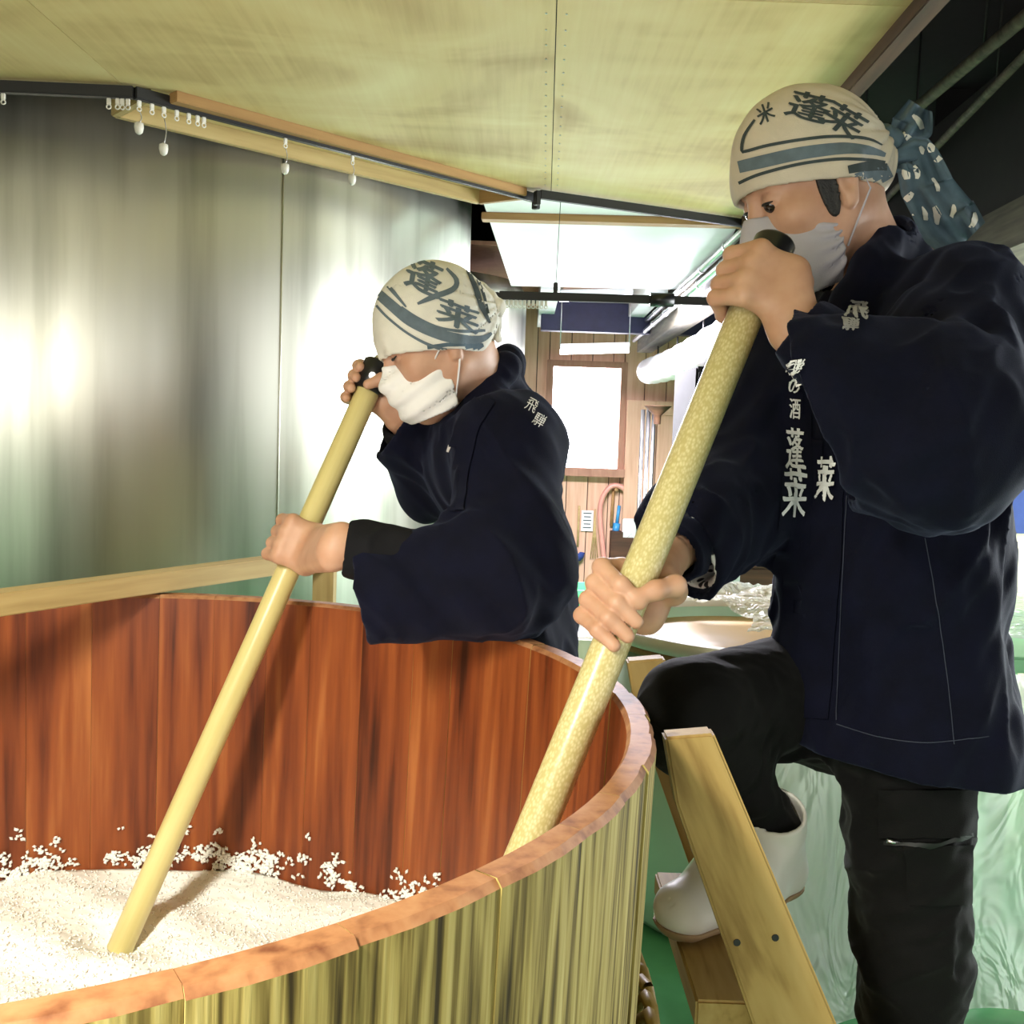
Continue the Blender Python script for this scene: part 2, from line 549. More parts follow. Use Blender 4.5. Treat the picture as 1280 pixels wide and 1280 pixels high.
# main plywood ceiling: sheets with open seams
ceiling = T(empty('ceiling', (0, 1, CZ)), kind='structure')
A0, A1 = (-0.846, 2.40), (0.02, 3.285)       # diagonal edge along the tank
B0, B1 = (0.03, 3.24), (0.735, 3.56)         # back edge
g = 0.0010
def sx(y):
    return 0.045 + 0.028 * (y - 1.8)
sheets = [
    [(-1.9, 0.0), (-0.90 - g, 0.0), (-0.90 - g, 2.385), (-1.9, 2.36)],
    [(-0.90 + g, 0.0), (sx(0) - g, 0.0), (sx(3.26) - g, 3.262), A1, A0, (-0.90 + g, 2.395)],
    [(sx(0) + g, 0.0), (0.60, 0.0), (0.657, 1.82 - g), (sx(1.82) + g, 1.82 - g)],
    [(sx(1.82) + g, 1.82 + g), (0.657, 1.82 + g), B1, (sx(3.27) + g, 3.275)],
    [(-1.9, -1.6), (-0.90 - g, -1.6), (-0.90 - g, -g), (-1.9, -g)],
    [(-0.90 + g, -1.6), (sx(0) - g, -1.6), (sx(0) - g, -g), (-0.90 + g, -g)],
    [(sx(0) + g, -1.6), (0.56, -1.6), (0.60, -g), (sx(0) + g, -g)],
]
for s in sheets:
    prism('ply_sheet', s, CZ, CZ + 0.009, M['ply'], ceiling)
# narrow boxed strip between the sheet edge and the tank
S0, S1 = (-0.985, 2.56), (-0.14, 3.38)
prism('ply_sheet', [(-1.9, 2.362), (-0.90, 2.39), (-0.846, 2.404), (0.02, 3.29), S1, S0, (-1.08, 2.46), (-1.9, 2.46)], CZ + 0.02, CZ + 0.028, M['ply'], ceiling)
beam('strip_batten', (S0[0], S0[1], CZ), (S1[0], S1[1], CZ), 0.022, 0.04, M['lumber'], ceiling)
beam('strip_batten', (S1[0], S1[1], CZ), (0.0, 3.29, CZ), 0.022, 0.04, M['batten'], ceiling)
beam('strip_batten', (S0[0], S0[1], CZ), (-0.86, 2.42, CZ), 0.022, 0.04, M['lumber'], ceiling)
beam('edge_batten', (-0.80, 2.415, CZ - 0.012), (0.0, 3.235, CZ - 0.012), 0.035, 0.024, M['batten'], ceiling)
# nail heads along the middle seam
bm = bmesh.new()
for i in range(22):
    for s in (-0.018, 0.018):
        y = 1.6 + i * 0.075
        bmesh.ops.create_cone(bm, cap_ends=True, segments=8, radius1=0.0022, radius2=0.0015, depth=0.002,
                              matrix=Matrix.Translation((sx(y) + s, y, CZ - 0.001)))
T(from_bm('nail_heads', bm, M['steel'], ceiling), kind='stuff')
beam('edge_trim', (0.60, 0.0, CZ + 0.03), (0.675, 2.4, CZ + 0.03), 0.035, 0.12, M['brown_beam'], ceiling)
beam('edge_trim', (0.675, 2.4, CZ + 0.03), (0.75, 3.56, CZ + 0.03), 0.035, 0.12, M['brown_beam'], ceiling)

# white ceiling over the passage with its cross batten
cp = T(prism('ceiling_passage', [(-0.135, 3.40), (0.01, 3.33), (0.745, 3.63), (0.96, 5.35), (-0.045, 5.45)], CZ + 0.012, CZ + 0.024, M['white_board']), kind='structure')
beam('cross_batten', (-0.14, 3.68, CZ - 0.0), (0.76, 3.64, CZ - 0.0), 0.06, 0.024, M['batten'], cp)
ty = 5.5
cf = T(prism('ceiling_far', [(-1.2, 5.47), (1.3, 5.47), (1.3, 7.5), (-1.2, 7.5)], 2.14, 2.16, M['wallframe']), kind='structure')
for x0 in (0.16, 0.72):
    beam('joist', (x0, 5.48, 2.02), (x0 + 0.02, 7.4, 2.02), 0.10, 0.20, M['white_board'], cf)
beam('lintel', (0.14, 6.6, 1.93), (1.3, 6.6, 1.93), 0.10, 0.22, M['lintel'], cf)
# far tanks behind, partly in the dark
def tank(c, R, h, seam_angles, label, mat):
    o = empty('steel_tank', (c[0], c[1], 0.0), label, 'tank')
    lathe('tank_wall', [(R * 0.2, 0.04), (R - 0.02, 0.04), (R, 0.06), (R, h - 0.06), (R - 0.03, h), (0.02, h + 0.1)], (c[0], c[1], 0), mat, o, 128)
    for a in seam_angles:
        bm = bmesh.new()
        p = (c[0] + (R + 0.0005) * math.cos(a), c[1] + (R + 0.0005) * math.sin(a))
        bm_tube(bm, [(p[0], p[1], 0.08), (p[0], p[1], h - 0.08)], 0.003, 6)
        from_bm('weld_seam', bm, M['tank'], o)
    for a in (0.6, 2.2, 3.8, 5.4):
        lathe('tank_foot', [(0.0, 0.0), (0.05, 0.0), (0.05, 0.05), (0.0, 0.05)], (c[0] + (R - 0.12) * math.cos(a), c[1] + (R - 0.12) * math.sin(a), 0), M['steel'], o, 16)
    return o
TC, TR = (-1.46, 3.93), 1.27
sp = U(350, 450, 2.6)
ang = 0
best = 9
for i in range(720):                                   # weld seam where the photograph shows it
    t = -math.pi + math.pi * i / 720
    X, Y = TC[0] + TR * math.cos(t), TC[1] + TR * math.sin(t)
    dd = abs(X / Y - sp.x / sp.y)
    if dd < best and Y < TC[1]:
        best, ang = dd, t
tank(TC, TR, 2.55, [ang, ang - 1.6, ang + 2.2], 'large brushed steel tank with a vertical weld seam behind the wooden tub', M['tank'])
tank((-0.66, 5.85), 0.70, 1.98, [], 'smaller steel tank half hidden behind the large tank', M['tank'])

# dark side of the room: weathered beam, black boarding, pipes overhead
p0, p1 = U(1280, 262, 2.3), U(1030, 370, 4.4)
bd = (Vector((p1.x - p0.x, p1.y - p0.y, 0))).normalized()
q0 = Vector((1.30, 0.4, 1.80)); q1 = Vector((1.52, 4.65, 1.80))
T(beam('ceiling_beam', q0, q1, 0.16, 0.13, M['grey_beam']), kind='structure')
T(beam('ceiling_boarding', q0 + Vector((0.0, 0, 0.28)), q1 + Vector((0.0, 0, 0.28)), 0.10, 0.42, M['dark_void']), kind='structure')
T(prism('ceiling_side', [(1.45, 2.6), (3.9, 2.6), (3.9, 4.7), (1.58, 4.7)], 1.88, 1.90, M['ply']), kind='structure')
for (a, c, rr) in (((1280, 22), (1110, 165), 0.016), ((1280, 70), (1150, 205), 0.012)):
    A, C_ = ZP(*a, 2.12), ZP(*c, 2.12)
    d = (C_ - A).normalized()
    o = empty('ceiling_pipe', A - d * 0.8, 'thin grey pipe' if rr < .014 else 'thicker grey pipe', 'pipe')
    tube('pipe_run', [A - d * 0.8, C_ + d * 1.2], rr, M['grey_beam'], o)
    for t in (0.2, 1.1):
        pp = A + d * t
        tube('pipe_hanger', [pp + Vector((0, 0, rr)), pp + Vector((0, 0, 0.64))], 0.004, M['black_metal'], o, 8)
    o['label'] = ('slim' if rr < .014 else 'thick') + ' dusty pipe hung under the black roof beside the plywood ceiling'

# ================================================================ wooden tub
TB = Vector((-0.55, 1.149, 0))
RO, RI, RZ = 0.714, 0.687, 0.87
tub = empty('wooden_tub', TB, 'large round cedar tub with red-brown stained inside holding white rice', 'tub')
NS = 44
def rad_out(z):
    return RO - 0.025 * (RZ - z) / RZ
def rad_in(z):
    return RI - 0.03 * (RZ - z) / RZ - 0.004
edges = [0.0]
ws = [0.75 + 0.5 * rnd.random() for _ in range(NS)]
tot = sum(ws)
for w in ws:
    edges.append(edges[-1] + w / tot * 2 * math.pi)
off0 = 0.13
SEG, ZS = 3, (0.02, 0.30, 0.55, 0.80, RZ - 0.006, RZ)
for i in range(NS):
    a0, a1 = edges[i] + off0, edges[i + 1] + off0
    jo, ji = rnd.uniform(-0.0022, 0.0012), rnd.uniform(-0.0006, 0.0006)
    zt = rnd.uniform(-0.0004, 0.0004)
    gap = 0.0002
    vs, fs, mi = [], [], []
    nz, ns = len(ZS), SEG + 1
    def vid(side, iz, ks):
        return (side * nz + iz) * ns + ks
    for side in (0, 1):
        for iz, z in enumerate(ZS):
            for ks in range(ns):
                t = a0 + (a1 - a0) * ks / SEG
                r_ = (rad_out(z) + jo) if side == 0 else (rad_in(z) + ji)
                gp = gap / r_
                if side == 0 and ks in (0, SEG):
                    r_ -= 0.0016
                if iz == nz - 1:
                    r_ += -0.005 if side == 0 else 0.004
                t += gp if ks == 0 else (-gp if ks == SEG else 0)
                zz = z + (zt if iz >= nz - 2 else 0)
                vs.append((TB.x + r_ * math.cos(t), TB.y + r_ * math.sin(t), zz))
    for iz in range(nz - 1):
        for ks in range(SEG):
            top = iz == nz - 2
            fs.append((vid(0, iz, ks), vid(0, iz, ks + 1), vid(0, iz + 1, ks + 1), vid(0, iz + 1, ks))); mi.append(2 if top else 0)
            fs.append((vid(1, iz, ks), vid(1, iz + 1, ks), vid(1, iz + 1, ks + 1), vid(1, iz, ks + 1))); mi.append(2 if top else 1)
        fs.append((vid(0, iz, 0), vid(0, iz + 1, 0), vid(1, iz + 1, 0), vid(1, iz, 0))); mi.append(0)
        fs.append((vid(0, iz, SEG), vid(1, iz, SEG), vid(1, iz + 1, SEG), vid(0, iz + 1, SEG))); mi.append(0)
    for ks in range(SEG):
        fs.append((vid(0, nz - 1, ks), vid(0, nz - 1, ks + 1), vid(1, nz - 1, ks + 1), vid(1, nz - 1, ks))); mi.append(2)
        fs.append((vid(0, 0, ks), vid(1, 0, ks), vid(1, 0, ks + 1), vid(0, 0, ks + 1))); mi.append(0)
    o = mesh('stave', vs, fs, [M['stave_out'], M['stave_in'], M['stave_top']], tub)
    o.data.polygons.foreach_set('material_index', mi)
lathe('tub_bottom', [(0.0, 0.05), (rad_in(0.05) - 0.001, 0.05), (rad_in(0.08) - 0.001, 0.08), (0.0, 0.08)], (TB.x, TB.y, 0), M['stave_in'], tub, 64)
# braided split-bamboo hoop: strands wound round the tub
def hoop(zc, n=5):
    bm = bmesh.new()
    for s in range(n):
        pts = []
        K = 240
        for k in range(K):
            t = 2 * math.pi * k / K
            ph = t * 26 + s * 2 * math.pi / n
            rr = rad_out(zc) + 0.019 + 0.009 * math.cos(ph)
            pts.append((TB.x + rr * math.cos(t), TB.y + rr * math.sin(t), zc + 0.052 * math.sin(ph)))
        pts.append(pts[0])
        bm_tube(bm, pts, 0.0075, 6, False)
    return bm
for zc in (0.50, 0.16):
    bm = hoop(zc)
    from_bm('bamboo_hoop', bm, M['bamboo'], tub)

# rice in the tub
RICE_Z = 0.355
def rice_h(x, y):
    dx, dy = x - TB.x, y - TB.y
    r_ = math.hypot(dx, dy)
    h = 0.012 * math.sin(9 * dx + 1) * math.cos(7 * dy) + 0.006 * math.sin(23 * dx - 11 * dy) + 0.004 * math.sin(41 * dy + 17 * dx)
    h += 0.02 * (r_ / 0.65) ** 4
    d = math.hypot(x + 0.60, y - 1.60)
    return RICE_Z + h - 0.022 * math.exp(-(d / 0.055) ** 2) + 0.010 * math.exp(-((d - 0.09) / 0.04) ** 2)
vs, fs = [], []
NR, NA = 110, 300
for i in range(NR + 1):
    for k in range(NA):
        r_ = rad_in(RICE_Z) * 0.998 * i / NR
        t = 2 * math.pi * k / NA
        x, y = TB.x + r_ * math.cos(t), TB.y + r_ * math.sin(t)
        vs.append((x, y, rice_h(x, y) + rnd.uniform(-0.0022, 0.0022) * (1 if i < NR else 0)))
for i in range(NR):
    for k in range(NA):
        k2 = (k + 1) % NA
        fs.append((i * NA + k, (i + 1) * NA + k, (i + 1) * NA + k2, i * NA + k2))
# body of the heap down to the tub bottom
base = len(vs)
for k in range(NA):
    t = 2 * math.pi * k / NA
    r_ = rad_in(0.085) * 0.997
    vs.append((TB.x + r_ * math.cos(t), TB.y + r_ * math.sin(t), 0.082))
for k in range(NA):
    fs.append((NR * NA + k, base + k, base + (k + 1) % NA, NR * NA + (k + 1) % NA))
fs.append(tuple(base + k for k in range(NA))[::-1])
# loose grains on top: short spindle shapes
def grain(vs, fs, p, d, L, R_):
    d = Vector(d).normalized()
    a = d.orthogonal().normalized()
    b_ = d.cross(a)
    n0 = len(vs)
    vs.append(tuple(p - d * L))
    for q in range(4):
        vs.append(tuple(p + (a * math.cos(q * math.pi / 2) + b_ * math.sin(q * math.pi / 2)) * R_))
    vs.append(tuple(p + d * L))
    for q in range(4):
        fs.append((n0, n0 + 1 + (q + 1) % 4, n0 + 1 + q))
        fs.append((n0 + 5, n0 + 1 + q, n0 + 1 + (q + 1) % 4))
for i in range(26000):
    t = rnd.uniform(0, 2 * math.pi)
    r_ = rad_in(RICE_Z) * math.sqrt(rnd.random()) * 0.99
    x, y = TB.x + r_ * math.cos(t), TB.y + r_ * math.sin(t)
    grain(vs, fs, Vector((x, y, rice_h(x, y) + rnd.uniform(0.0, 0.003))), (rnd.gauss(0, 1), rnd.gauss(0, 1), rnd.gauss(0, .4)), rnd.uniform(.0026, .0038), .0016)
rice = mesh('steamed_rice', vs, fs, M['rice'], None, True)
T(rice, 'bed of loose white steamed rice filling the bottom of the tub', 'rice', kind='stuff')
# grains stuck to the wall above the heap
vs, fs = [], []
for i in range(3600):
    t = rnd.uniform(0, 2 * math.pi)
    z = RICE_Z + 0.026 + abs(rnd.gauss(0, 0.026))
    if math.sin(t * 9 + 1) + math.sin(t * 23) + math.sin(z * 150 + t * 6) < rnd.uniform(-1.4, 1.0):
        continue
    c = Vector((math.cos(t), math.sin(t), 0))
    p = Vector((TB.x, TB.y, z)) + c * (rad_in(z) - 0.004)
    for q in range(rnd.choice((1, 2, 4, 7))):
        grain(vs, fs, p + Vector((-c.y, c.x, 0)) * rnd.gauss(0, .005) + Vector((0, 0, rnd.gauss(0, .0035))), (rnd.gauss(0, 1), rnd.gauss(0, 1), rnd.gauss(0, 1)), .0050, .0032)
T(mesh('stuck_rice', vs, fs, M['rice'], None, True), 'white rice grains stuck to the red-brown tub wall above the rice', 'rice', kind='stuff')

# ================================================================ timber rail lying on the rim
ra, rb_ = ZP(-60, 746, RZ + 0.04), ZP(352, 694, RZ + 0.04)
dv = (rb_ - ra).normalized()
ra = ra - dv * 0.75
rb2 = rb_ + dv * 0.18
rail = empty('timber_rail', (ra.x, ra.y, RZ), 'pale square timber laid across the far rim of the tub', 'timber')
beam('timber', ra - Vector((0, 0, 0.018)), rb2 - Vector((0, 0, 0.018)), 0.045, 0.036, M['lumber'], rail, 0.002)
pf = rb2 - dv * 0.04
beam('support_post', (pf.x, pf.y, 0.0), (pf.x, pf.y, RZ + 0.004), 0.045, 0.045, M['lumber'], rail, 0.002)

# ================================================================ stirring poles
def pole(name, p0, p1, r_, mat, label):
    p0, p1 = Vector(p0), Vector(p1)
    z = (p1 - p0).normalized()
    o = empty(name, p0, label, 'pole')
    x_, y_, _ = frame_x((0, 0, 0), z)
    bm = bmesh.new()
    L = (p1 - p0).length
    bm_tube(bm, [(0, 0, 0), (0, 0, 0.004), (0, 0, L - .002), (0, 0, L)], [r_ * .85, r_, r_, r_ * .9], 28)
    xx = z.orthogonal().normalized()
    from_bm('shaft', bm, mat, o, mw=mat4(xx, z.cross(xx), z, p0))
    return o, p0, p1, z
P1B, P1T = ZP(148, 1190, RICE_Z - 0.02), U(472, 462, 1.80)
R1 = 0.0205
pole1, p1b, p1t, p1z = pole('stirring_pole', P1B, P1T, R1, M['pole1'], 'smooth slim pale stirring pole standing in the rice, dark clamp at its top')
tube('end_clamp', [p1t - p1z * 0.042, p1t - p1z * .040, p1t + p1z * 0.010, p1t + p1z * 0.014], [R1 + .001, R1 + 0.006, R1 + 0.007, R1 + .002], M['black_plastic'], pole1, 20)
tube('clamp_bolt', [p1t + Vector((-.004, -R1 - .016, -.012)), p1t + Vector((.004, R1 + .012, -.012))], 0.006, M['steel'], pole1, 10)
tube('end_plug', [p1t + p1z * 0.012, p1t + p1z * 0.022], [R1 * 0.75, R1 * 0.6], M['steel'], pole1, 16)
P2T, P2M = U(965, 312, 1.30), U(662, 1055, 1.12)
d2 = (P2M - P2T).normalized()
P2B = P2T + d2 * ((RICE_Z + 0.005 - P2T.z) / d2.z)
R2 = 0.0218
pole2, p2b, p2t, p2z = pole('stirring_pole', P2B, P2T, R2, M['pole2'], 'thick speckled yellowish stirring pole with a black grip cap, beside the step ladder')
tube('grip_cap', [p2t - p2z * 0.050, p2t - p2z * 0.049, p2t + p2z * 0.010, p2t + p2z * 0.014], [R2 + .001, R2 + 0.004, R2 + 0.004, R2 + .001], M['black_plastic'], pole2, 28)

# ================================================================ step ladder
LD1, LD2 = 1.15, 1.54
lad = empty('step_ladder', (0.40, 1.35, 0), 'wooden step ladder of pale boards leaning towards the tub', 'ladder')
M['ladder'] = wood('ladder_pine', [(0.30, (0.22, 0.13, 0.036)), (0.46, (0.42, 0.28, 0.095)), (0.75, (0.52, 0.37, 0.15))], (3.0, 24, 20), bump=0.25, distort=1.2)
def stile(D):
    tl, tr = U(831, 922, LD1), U(893, 917, LD1)
    kl = U(845, 1005, LD1)
    bl, br = U(941, 1280, LD1), U(1046, 1280, LD1)
    def ext(a, c):                        # on down to the floor
        t = (0 - a.z) / (c.z - a.z)
        return a + (c - a) * t
    poly = [tl, tr, ext(tr, br), ext(kl, bl), kl]
    th = 0.032
    vs = [Vector((p.x, D, p.z)) for p in poly] + [Vector((p.x, D + th, p.z)) for p in poly]
    n = len(poly)
    ang = math.atan2(br.z - tr.z, br.x - tr.x)
    c0 = vs[0].copy()
    R_ = Matrix.Rotation(-ang, 4, 'Y')
    mw = Matrix.Translation(c0) @ R_
    inv = mw.inverted()
    bm = bmesh.new()
    bv = [bm.verts.new(inv @ v) for v in vs]
    bm.faces.new(bv[:n]); bm.faces.new(bv[n:][::-1])
    for i in range(n):
        bm.faces.new((bv[(i + 1) % n], bv[i], bv[n + i], bv[n + (i + 1) % n]))
    bmesh.ops.recalc_face_normals(bm, faces=bm.faces[:])
    bmesh.ops.bevel(bm, geom=bm.edges[:], offset=0.003, segments=2, affect='EDGES')
    return from_bm('stile', bm, M['ladder'], lad, mw=mw)
stile(LD1); stile(LD2)
a_, c_ = U(860, 918, LD1), U(993, 1280, LD1)
def ladx(z):
    return a_.x + (c_.x - a_.x) * (z - a_.z) / (c_.z - a_.z)
STEP = 0.52
for z in (STEP, 0.24):
    beam('tread', (ladx(z) - 0.03, LD1 + 0.03, z - 0.018), (ladx(z) - 0.03, LD2 + 0.002, z - 0.018), 0.15, 0.034, M['ladder'], lad, 0.003)
for px, py in ((921, 1178), (969, 1172)):
    p = U(px, py, LD1)
    o = tube('screw', [(p.x, LD1 - 0.0012, p.z), (p.x, LD1 + 0.004, p.z)], 0.0042, M['black_metal'], lad, 10)
# ================================================================ implicit surfaces for the figures


class RC:
    """round cone a->b, optionally stretched along the unit vector st[0] by st[1]"""

    def __init__(s, a, b, ra, rb, st=None):
        s.a, s.b, s.ra, s.rb = np.array(a, float), np.array(b, float), ra, rb
        s.n = None
        if st is not None:
            s.n, s.s = np.array(st[0], float) / np.linalg.norm(st[0]), st[1]

    def d(s, P):
        pa = P - s.a
        ba = s.b - s.a
        if s.n is not None:
            k = 1 - 1 / s.s
            pa = pa - np.outer(pa @ s.n, s.n) * k
            ba = ba - s.n * (ba @ s.n) * k
        L2 = max(ba @ ba, 1e-9)
        t = np.clip(pa @ ba / L2, 0, 1)
        q = pa - t[:, None] * ba
        return np.sqrt((q * q).sum(1)) - (s.ra + (s.rb - s.ra) * t)


class EL:
    """ellipsoid, R: rows are its axes"""

    def __init__(s, c, r, R=None):
        s.c, s.r = np.array(c, float), np.array(r, float)
        s.R = None if R is None else np.array(R, float)

    def d(s, P):
        q = P - s.c
        if s.R is not None:
            q = q @ s.R.T
        k0 = np.sqrt(((q / s.r) ** 2).sum(1))
        k1 = np.sqrt(((q / s.r ** 2) ** 2).sum(1))
        return np.where(k1 > 1e-6, k0 * (k0 - 1) / np.maximum(k1, 1e-6), -s.r.min())


def smin(a, b, k):
    h = np.clip(0.5 + 0.5 * (b - a) / k, 0, 1)
    return b + (a - b) * h - k * h * (1 - h)


def smax(a, b, k):
    return -smin(-a, -b, k)


class G:
    """smooth union of primitives, then optional post functions(P, d)->d"""

    def __init__(s, prims, k=0.02, post=(), sub=(), ksub=0.01):
        s.prims, s.k, s.post, s.sub, s.ksub = prims, k, list(post), list(sub), ksub

    def raw(s, P):
        c = P.mean(0)
        rad = np.sqrt(((P - c) ** 2).sum(1).max())
        dc = np.array([p.d(c[None])[0] for p in s.prims])
        keep = dc < dc.min() + 2.2 * rad + 2 * s.k
        d = None
        for p, kp in zip(s.prims, keep):
            if kp:
                e = p.d(P)
                d = e if d is None else smin(d, e, s.k)
        for p in s.sub:
            d = smax(d, -p.d(P), s.ksub)
        return d

    def d(s, P):
        d = s.raw(P)
        for f in s.post:
            d = f(P, d)
        return d


def surface(name, field, lo, hi, h, mat, parent=None, B=8, slack=0.012, sub=None):
    """surface-nets mesh of field(P)=0"""
    lo, hi = np.array(lo, float), np.array(hi, float)
    nb = np.ceil((hi - lo) / (h * B)).astype(int)
    n = nb * B
    gi = np.stack(np.meshgrid(*[np.arange(k) for k in nb], indexing='ij'), -1).reshape(-1, 3)
    cen = lo + (gi * B + (B - 1) / 2) * h
    dc = np.concatenate([field(c) for c in np.array_split(cen, max(1, len(cen) // 400))])
    V = np.repeat(np.repeat(np.repeat(np.where(dc < 0, -1.0, 1.0).reshape(nb).astype(np.float32), B, 0), B, 1), B, 2)
    near = gi[np.abs(dc) < h * B * 0.95 + slack]
    key = (near[:, 0] // 3) * 1000000 + (near[:, 1] // 3) * 1000 + near[:, 2] // 3
    order = np.argsort(key, kind='stable')
    near, key = near[order], key[order]
    loc = np.stack(np.meshgrid(*[np.arange(B)] * 3, indexing='ij'), -1).reshape(-1, 3)
    for grp in np.split(np.arange(len(near)), np.flatnonzero(np.diff(key)) + 1):
        if len(grp) == 0:
            continue
        idx = (near[grp][:, None, :] * B + loc[None]).reshape(-1, 3)
        V[idx[:, 0], idx[:, 1], idx[:, 2]] = field(lo + idx * h)
    sgn = V < 0
    nx, ny, nz = V.shape
    cnt = np.zeros((nx - 1, ny - 1, nz - 1), np.int8)
    for dx in (0, 1):
        for dy in (0, 1):
            for dz in (0, 1):
                cnt += sgn[dx:nx - 1 + dx, dy:ny - 1 + dy, dz:nz - 1 + dz]
    ci = np.argwhere((cnt > 0) & (cnt < 8))
    vid = -np.ones(cnt.shape, np.int32)
    vid[ci[:, 0], ci[:, 1], ci[:, 2]] = np.arange(len(ci))
    acc = np.zeros((len(ci), 3))
    num = np.zeros(len(ci))
    cor = [(0, 0, 0), (1, 0, 0), (0, 1, 0), (1, 1, 0), (0, 0, 1), (1, 0, 1), (0, 1, 1), (1, 1, 1)]
    for a, b_ in ((0, 1), (2, 3), (4, 5), (6, 7), (0, 2), (1, 3), (4, 6), (5, 7), (0, 4), (1, 5), (2, 6), (3, 7)):
        A, Bc = np.array(cor[a]), np.array(cor[b_])
        ia, ib = ci + A, ci + Bc
        va, vb = V[ia[:, 0], ia[:, 1], ia[:, 2]], V[ib[:, 0], ib[:, 1], ib[:, 2]]
        m_ = (va < 0) != (vb < 0)
        t = np.where(m_, va / np.where(m_, va - vb, 1), 0)
        acc += np.where(m_[:, None], A + t[:, None] * (Bc - A), 0)
        num += m_
    verts = lo + (ci + acc / num[:, None]) * h
    quads = []
    for ax in range(3):
        sl0 = [slice(1, None)] * 3
        s0 = [slice(1, -1)] * 3
        s1 = [slice(1, -1)] * 3
        s0[ax], s1[ax] = slice(0, -1), slice(1, None)
        a, b_ = sgn[tuple(s0)], sgn[tuple(s1)]
        e = np.argwhere(a != b_)
        if len(e) == 0:
            continue
        inside = a[e[:, 0], e[:, 1], e[:, 2]]
        base = e + 1
        base[:, ax] -= 1
        u, v_ = [(1, 2), (2, 0), (0, 1)][ax]
        def cell(du, dv_):
            q = base.copy()
            q[:, u] += du
            q[:, v_] += dv_
            return vid[q[:, 0], q[:, 1], q[:, 2]]
        q4 = np.stack([cell(-1, -1), cell(0, -1), cell(0, 0), cell(-1, 0)], 1)
        q4[~inside] = q4[~inside][:, ::-1]
        quads.append(q4[(q4 >= 0).all(1)])
    Q = np.concatenate(quads)
    return verts, Q


def np_mesh(name, parts, mat, parent=None):
    """one mesh object from [(verts, quads), ...]"""
    off, vs, qs = 0, [], []
    for v, q in parts:
        vs.append(v)
        qs.append(q + off)
        off += len(v)
    v, q = np.concatenate(vs), np.concatenate(qs)
    me = bpy.data.meshes.new(name)
    me.vertices.add(len(v))
    me.vertices.foreach_set('co', v.astype(np.float32).ravel())
    me.loops.add(q.size)
    me.loops.foreach_set('vertex_index', q.astype(np.int32).ravel())
    me.polygons.add(len(q))
    me.polygons.foreach_set('loop_start', np.arange(0, q.size, 4, dtype=np.int32))
    me.update(calc_edges=True)
    me.validate()
    o = from_me(name, me, mat, parent, True)
    return o


def sdf_obj(name, field, lo, hi, h, mat, parent=None, **kw):
    return np_mesh(name, [surface(name, field, lo, hi, h, mat, **kw)], mat, parent)


def va(v):
    return np.array([v[0], v[1], v[2]], float)


def bounds(pts, pad):
    A = np.array([va(p) for p in pts])
    return A.min(0) - pad, A.max(0) + pad


def plane_cut(p, n, k=0.003):
    """keep the side the normal n points to"""
    p, n = va(p), va(n) / np.linalg.norm(va(n))
    return lambda P, d: smax(d, -((P - p) @ n), k)


def shell(th):
    return lambda P, d: np.maximum(d, -(d + th))


def unit(v):
    v = np.array(v, float)
    return v / np.linalg.norm(v)


# ---- hand closed round a pole: a pole axis (thumb side), n from axis to palm, t the way the fingers go round
def grip(c, a, n, r, side_t, wrist, wrap=1.0, slant=0.0, over=False):
    c, a = va(c), unit(va(a))
    n = va(n)
    n = unit(n - a * (n @ a))
    t = np.cross(a, n)
    if t @ va(side_t) < 0:
        t = -t
    wrist = va(wrist)
    P = []

    def at(phi, rad, ax):
        ph = math.radians(phi)
        ax = ax - slant * phi / 100 * 0.02
        return c + a * ax + (n * math.cos(ph) + t * math.sin(ph)) * rad
    fr = 0.0103
    for ax, sc, dphi in ((0.030, 0.96, 0), (0.0105, 1.0, 4), (-0.0095, 0.97, 2), (-0.0285, 0.86, -4)):
        rr = fr * (0.97 if ax > 0 else 0.93) * (0.92 if ax < -0.02 else 1)
        m0 = at(42 + dphi, r + 0.023, ax * 1.08)
        p1 = at(42 + 58 * wrap + dphi, r + 0.0215, ax * 1.04 - 0.003)
        p2 = at(42 + (58 + 70 * sc) * wrap + dphi, r + rr + 0.002, ax - 0.006)
        p3 = at(42 + (58 + 122 * sc) * wrap + dphi, r + rr, ax - 0.008)
        P += [[RC(m0, p1, rr * 1.22, rr * 1.08), RC(p1, p2, rr * 1.06, rr * 0.98), RC(p2, p3, rr * 0.98, rr * 0.84)]]
        kn = (m0, ax)
    # palm slab: from wrist to knuckle row
    palm = []
    for ax in (0.026, 0.010, -0.008, -0.024):
        m0 = at(40, r + 0.018, ax * 1.08)
        w0 = wrist + a * ax * 0.72 + n * 0.002
        mid = at(-25, r + 0.022, ax)
        palm += [RC(m0, mid, 0.0150, 0.0165), RC(mid, w0, 0.0165, 0.0205)]
    fore = unit(wrist - at(0, r + 0.02, 0))
    # thumb
    b0 = at(-60, r + 0.024, 0.028)
    b1 = at(-100, r + 0.020, 0.042)
    b2 = at(-150, r + 0.0125, 0.036)
    b3 = at(-190, r + 0.0100, 0.022)
    if over:
        slant = 0.0
        b0, b1, b2, b3 = at(-55, r + 0.026, 0.020), at(-92, r + 0.022, 0.022), at(-128, r + 0.014, 0.006), at(-160, r + 0.0110, -0.012)
    th = [RC(wrist * 0.5 + b0 * 0.5, b0, 0.017, 0.0155), RC(b0, b1, 0.0155, 0.0118), RC(b1, b2, 0.0118, 0.0108), RC(b2, b3, 0.0108, 0.0085)]
    tips = None
    return P, palm, th


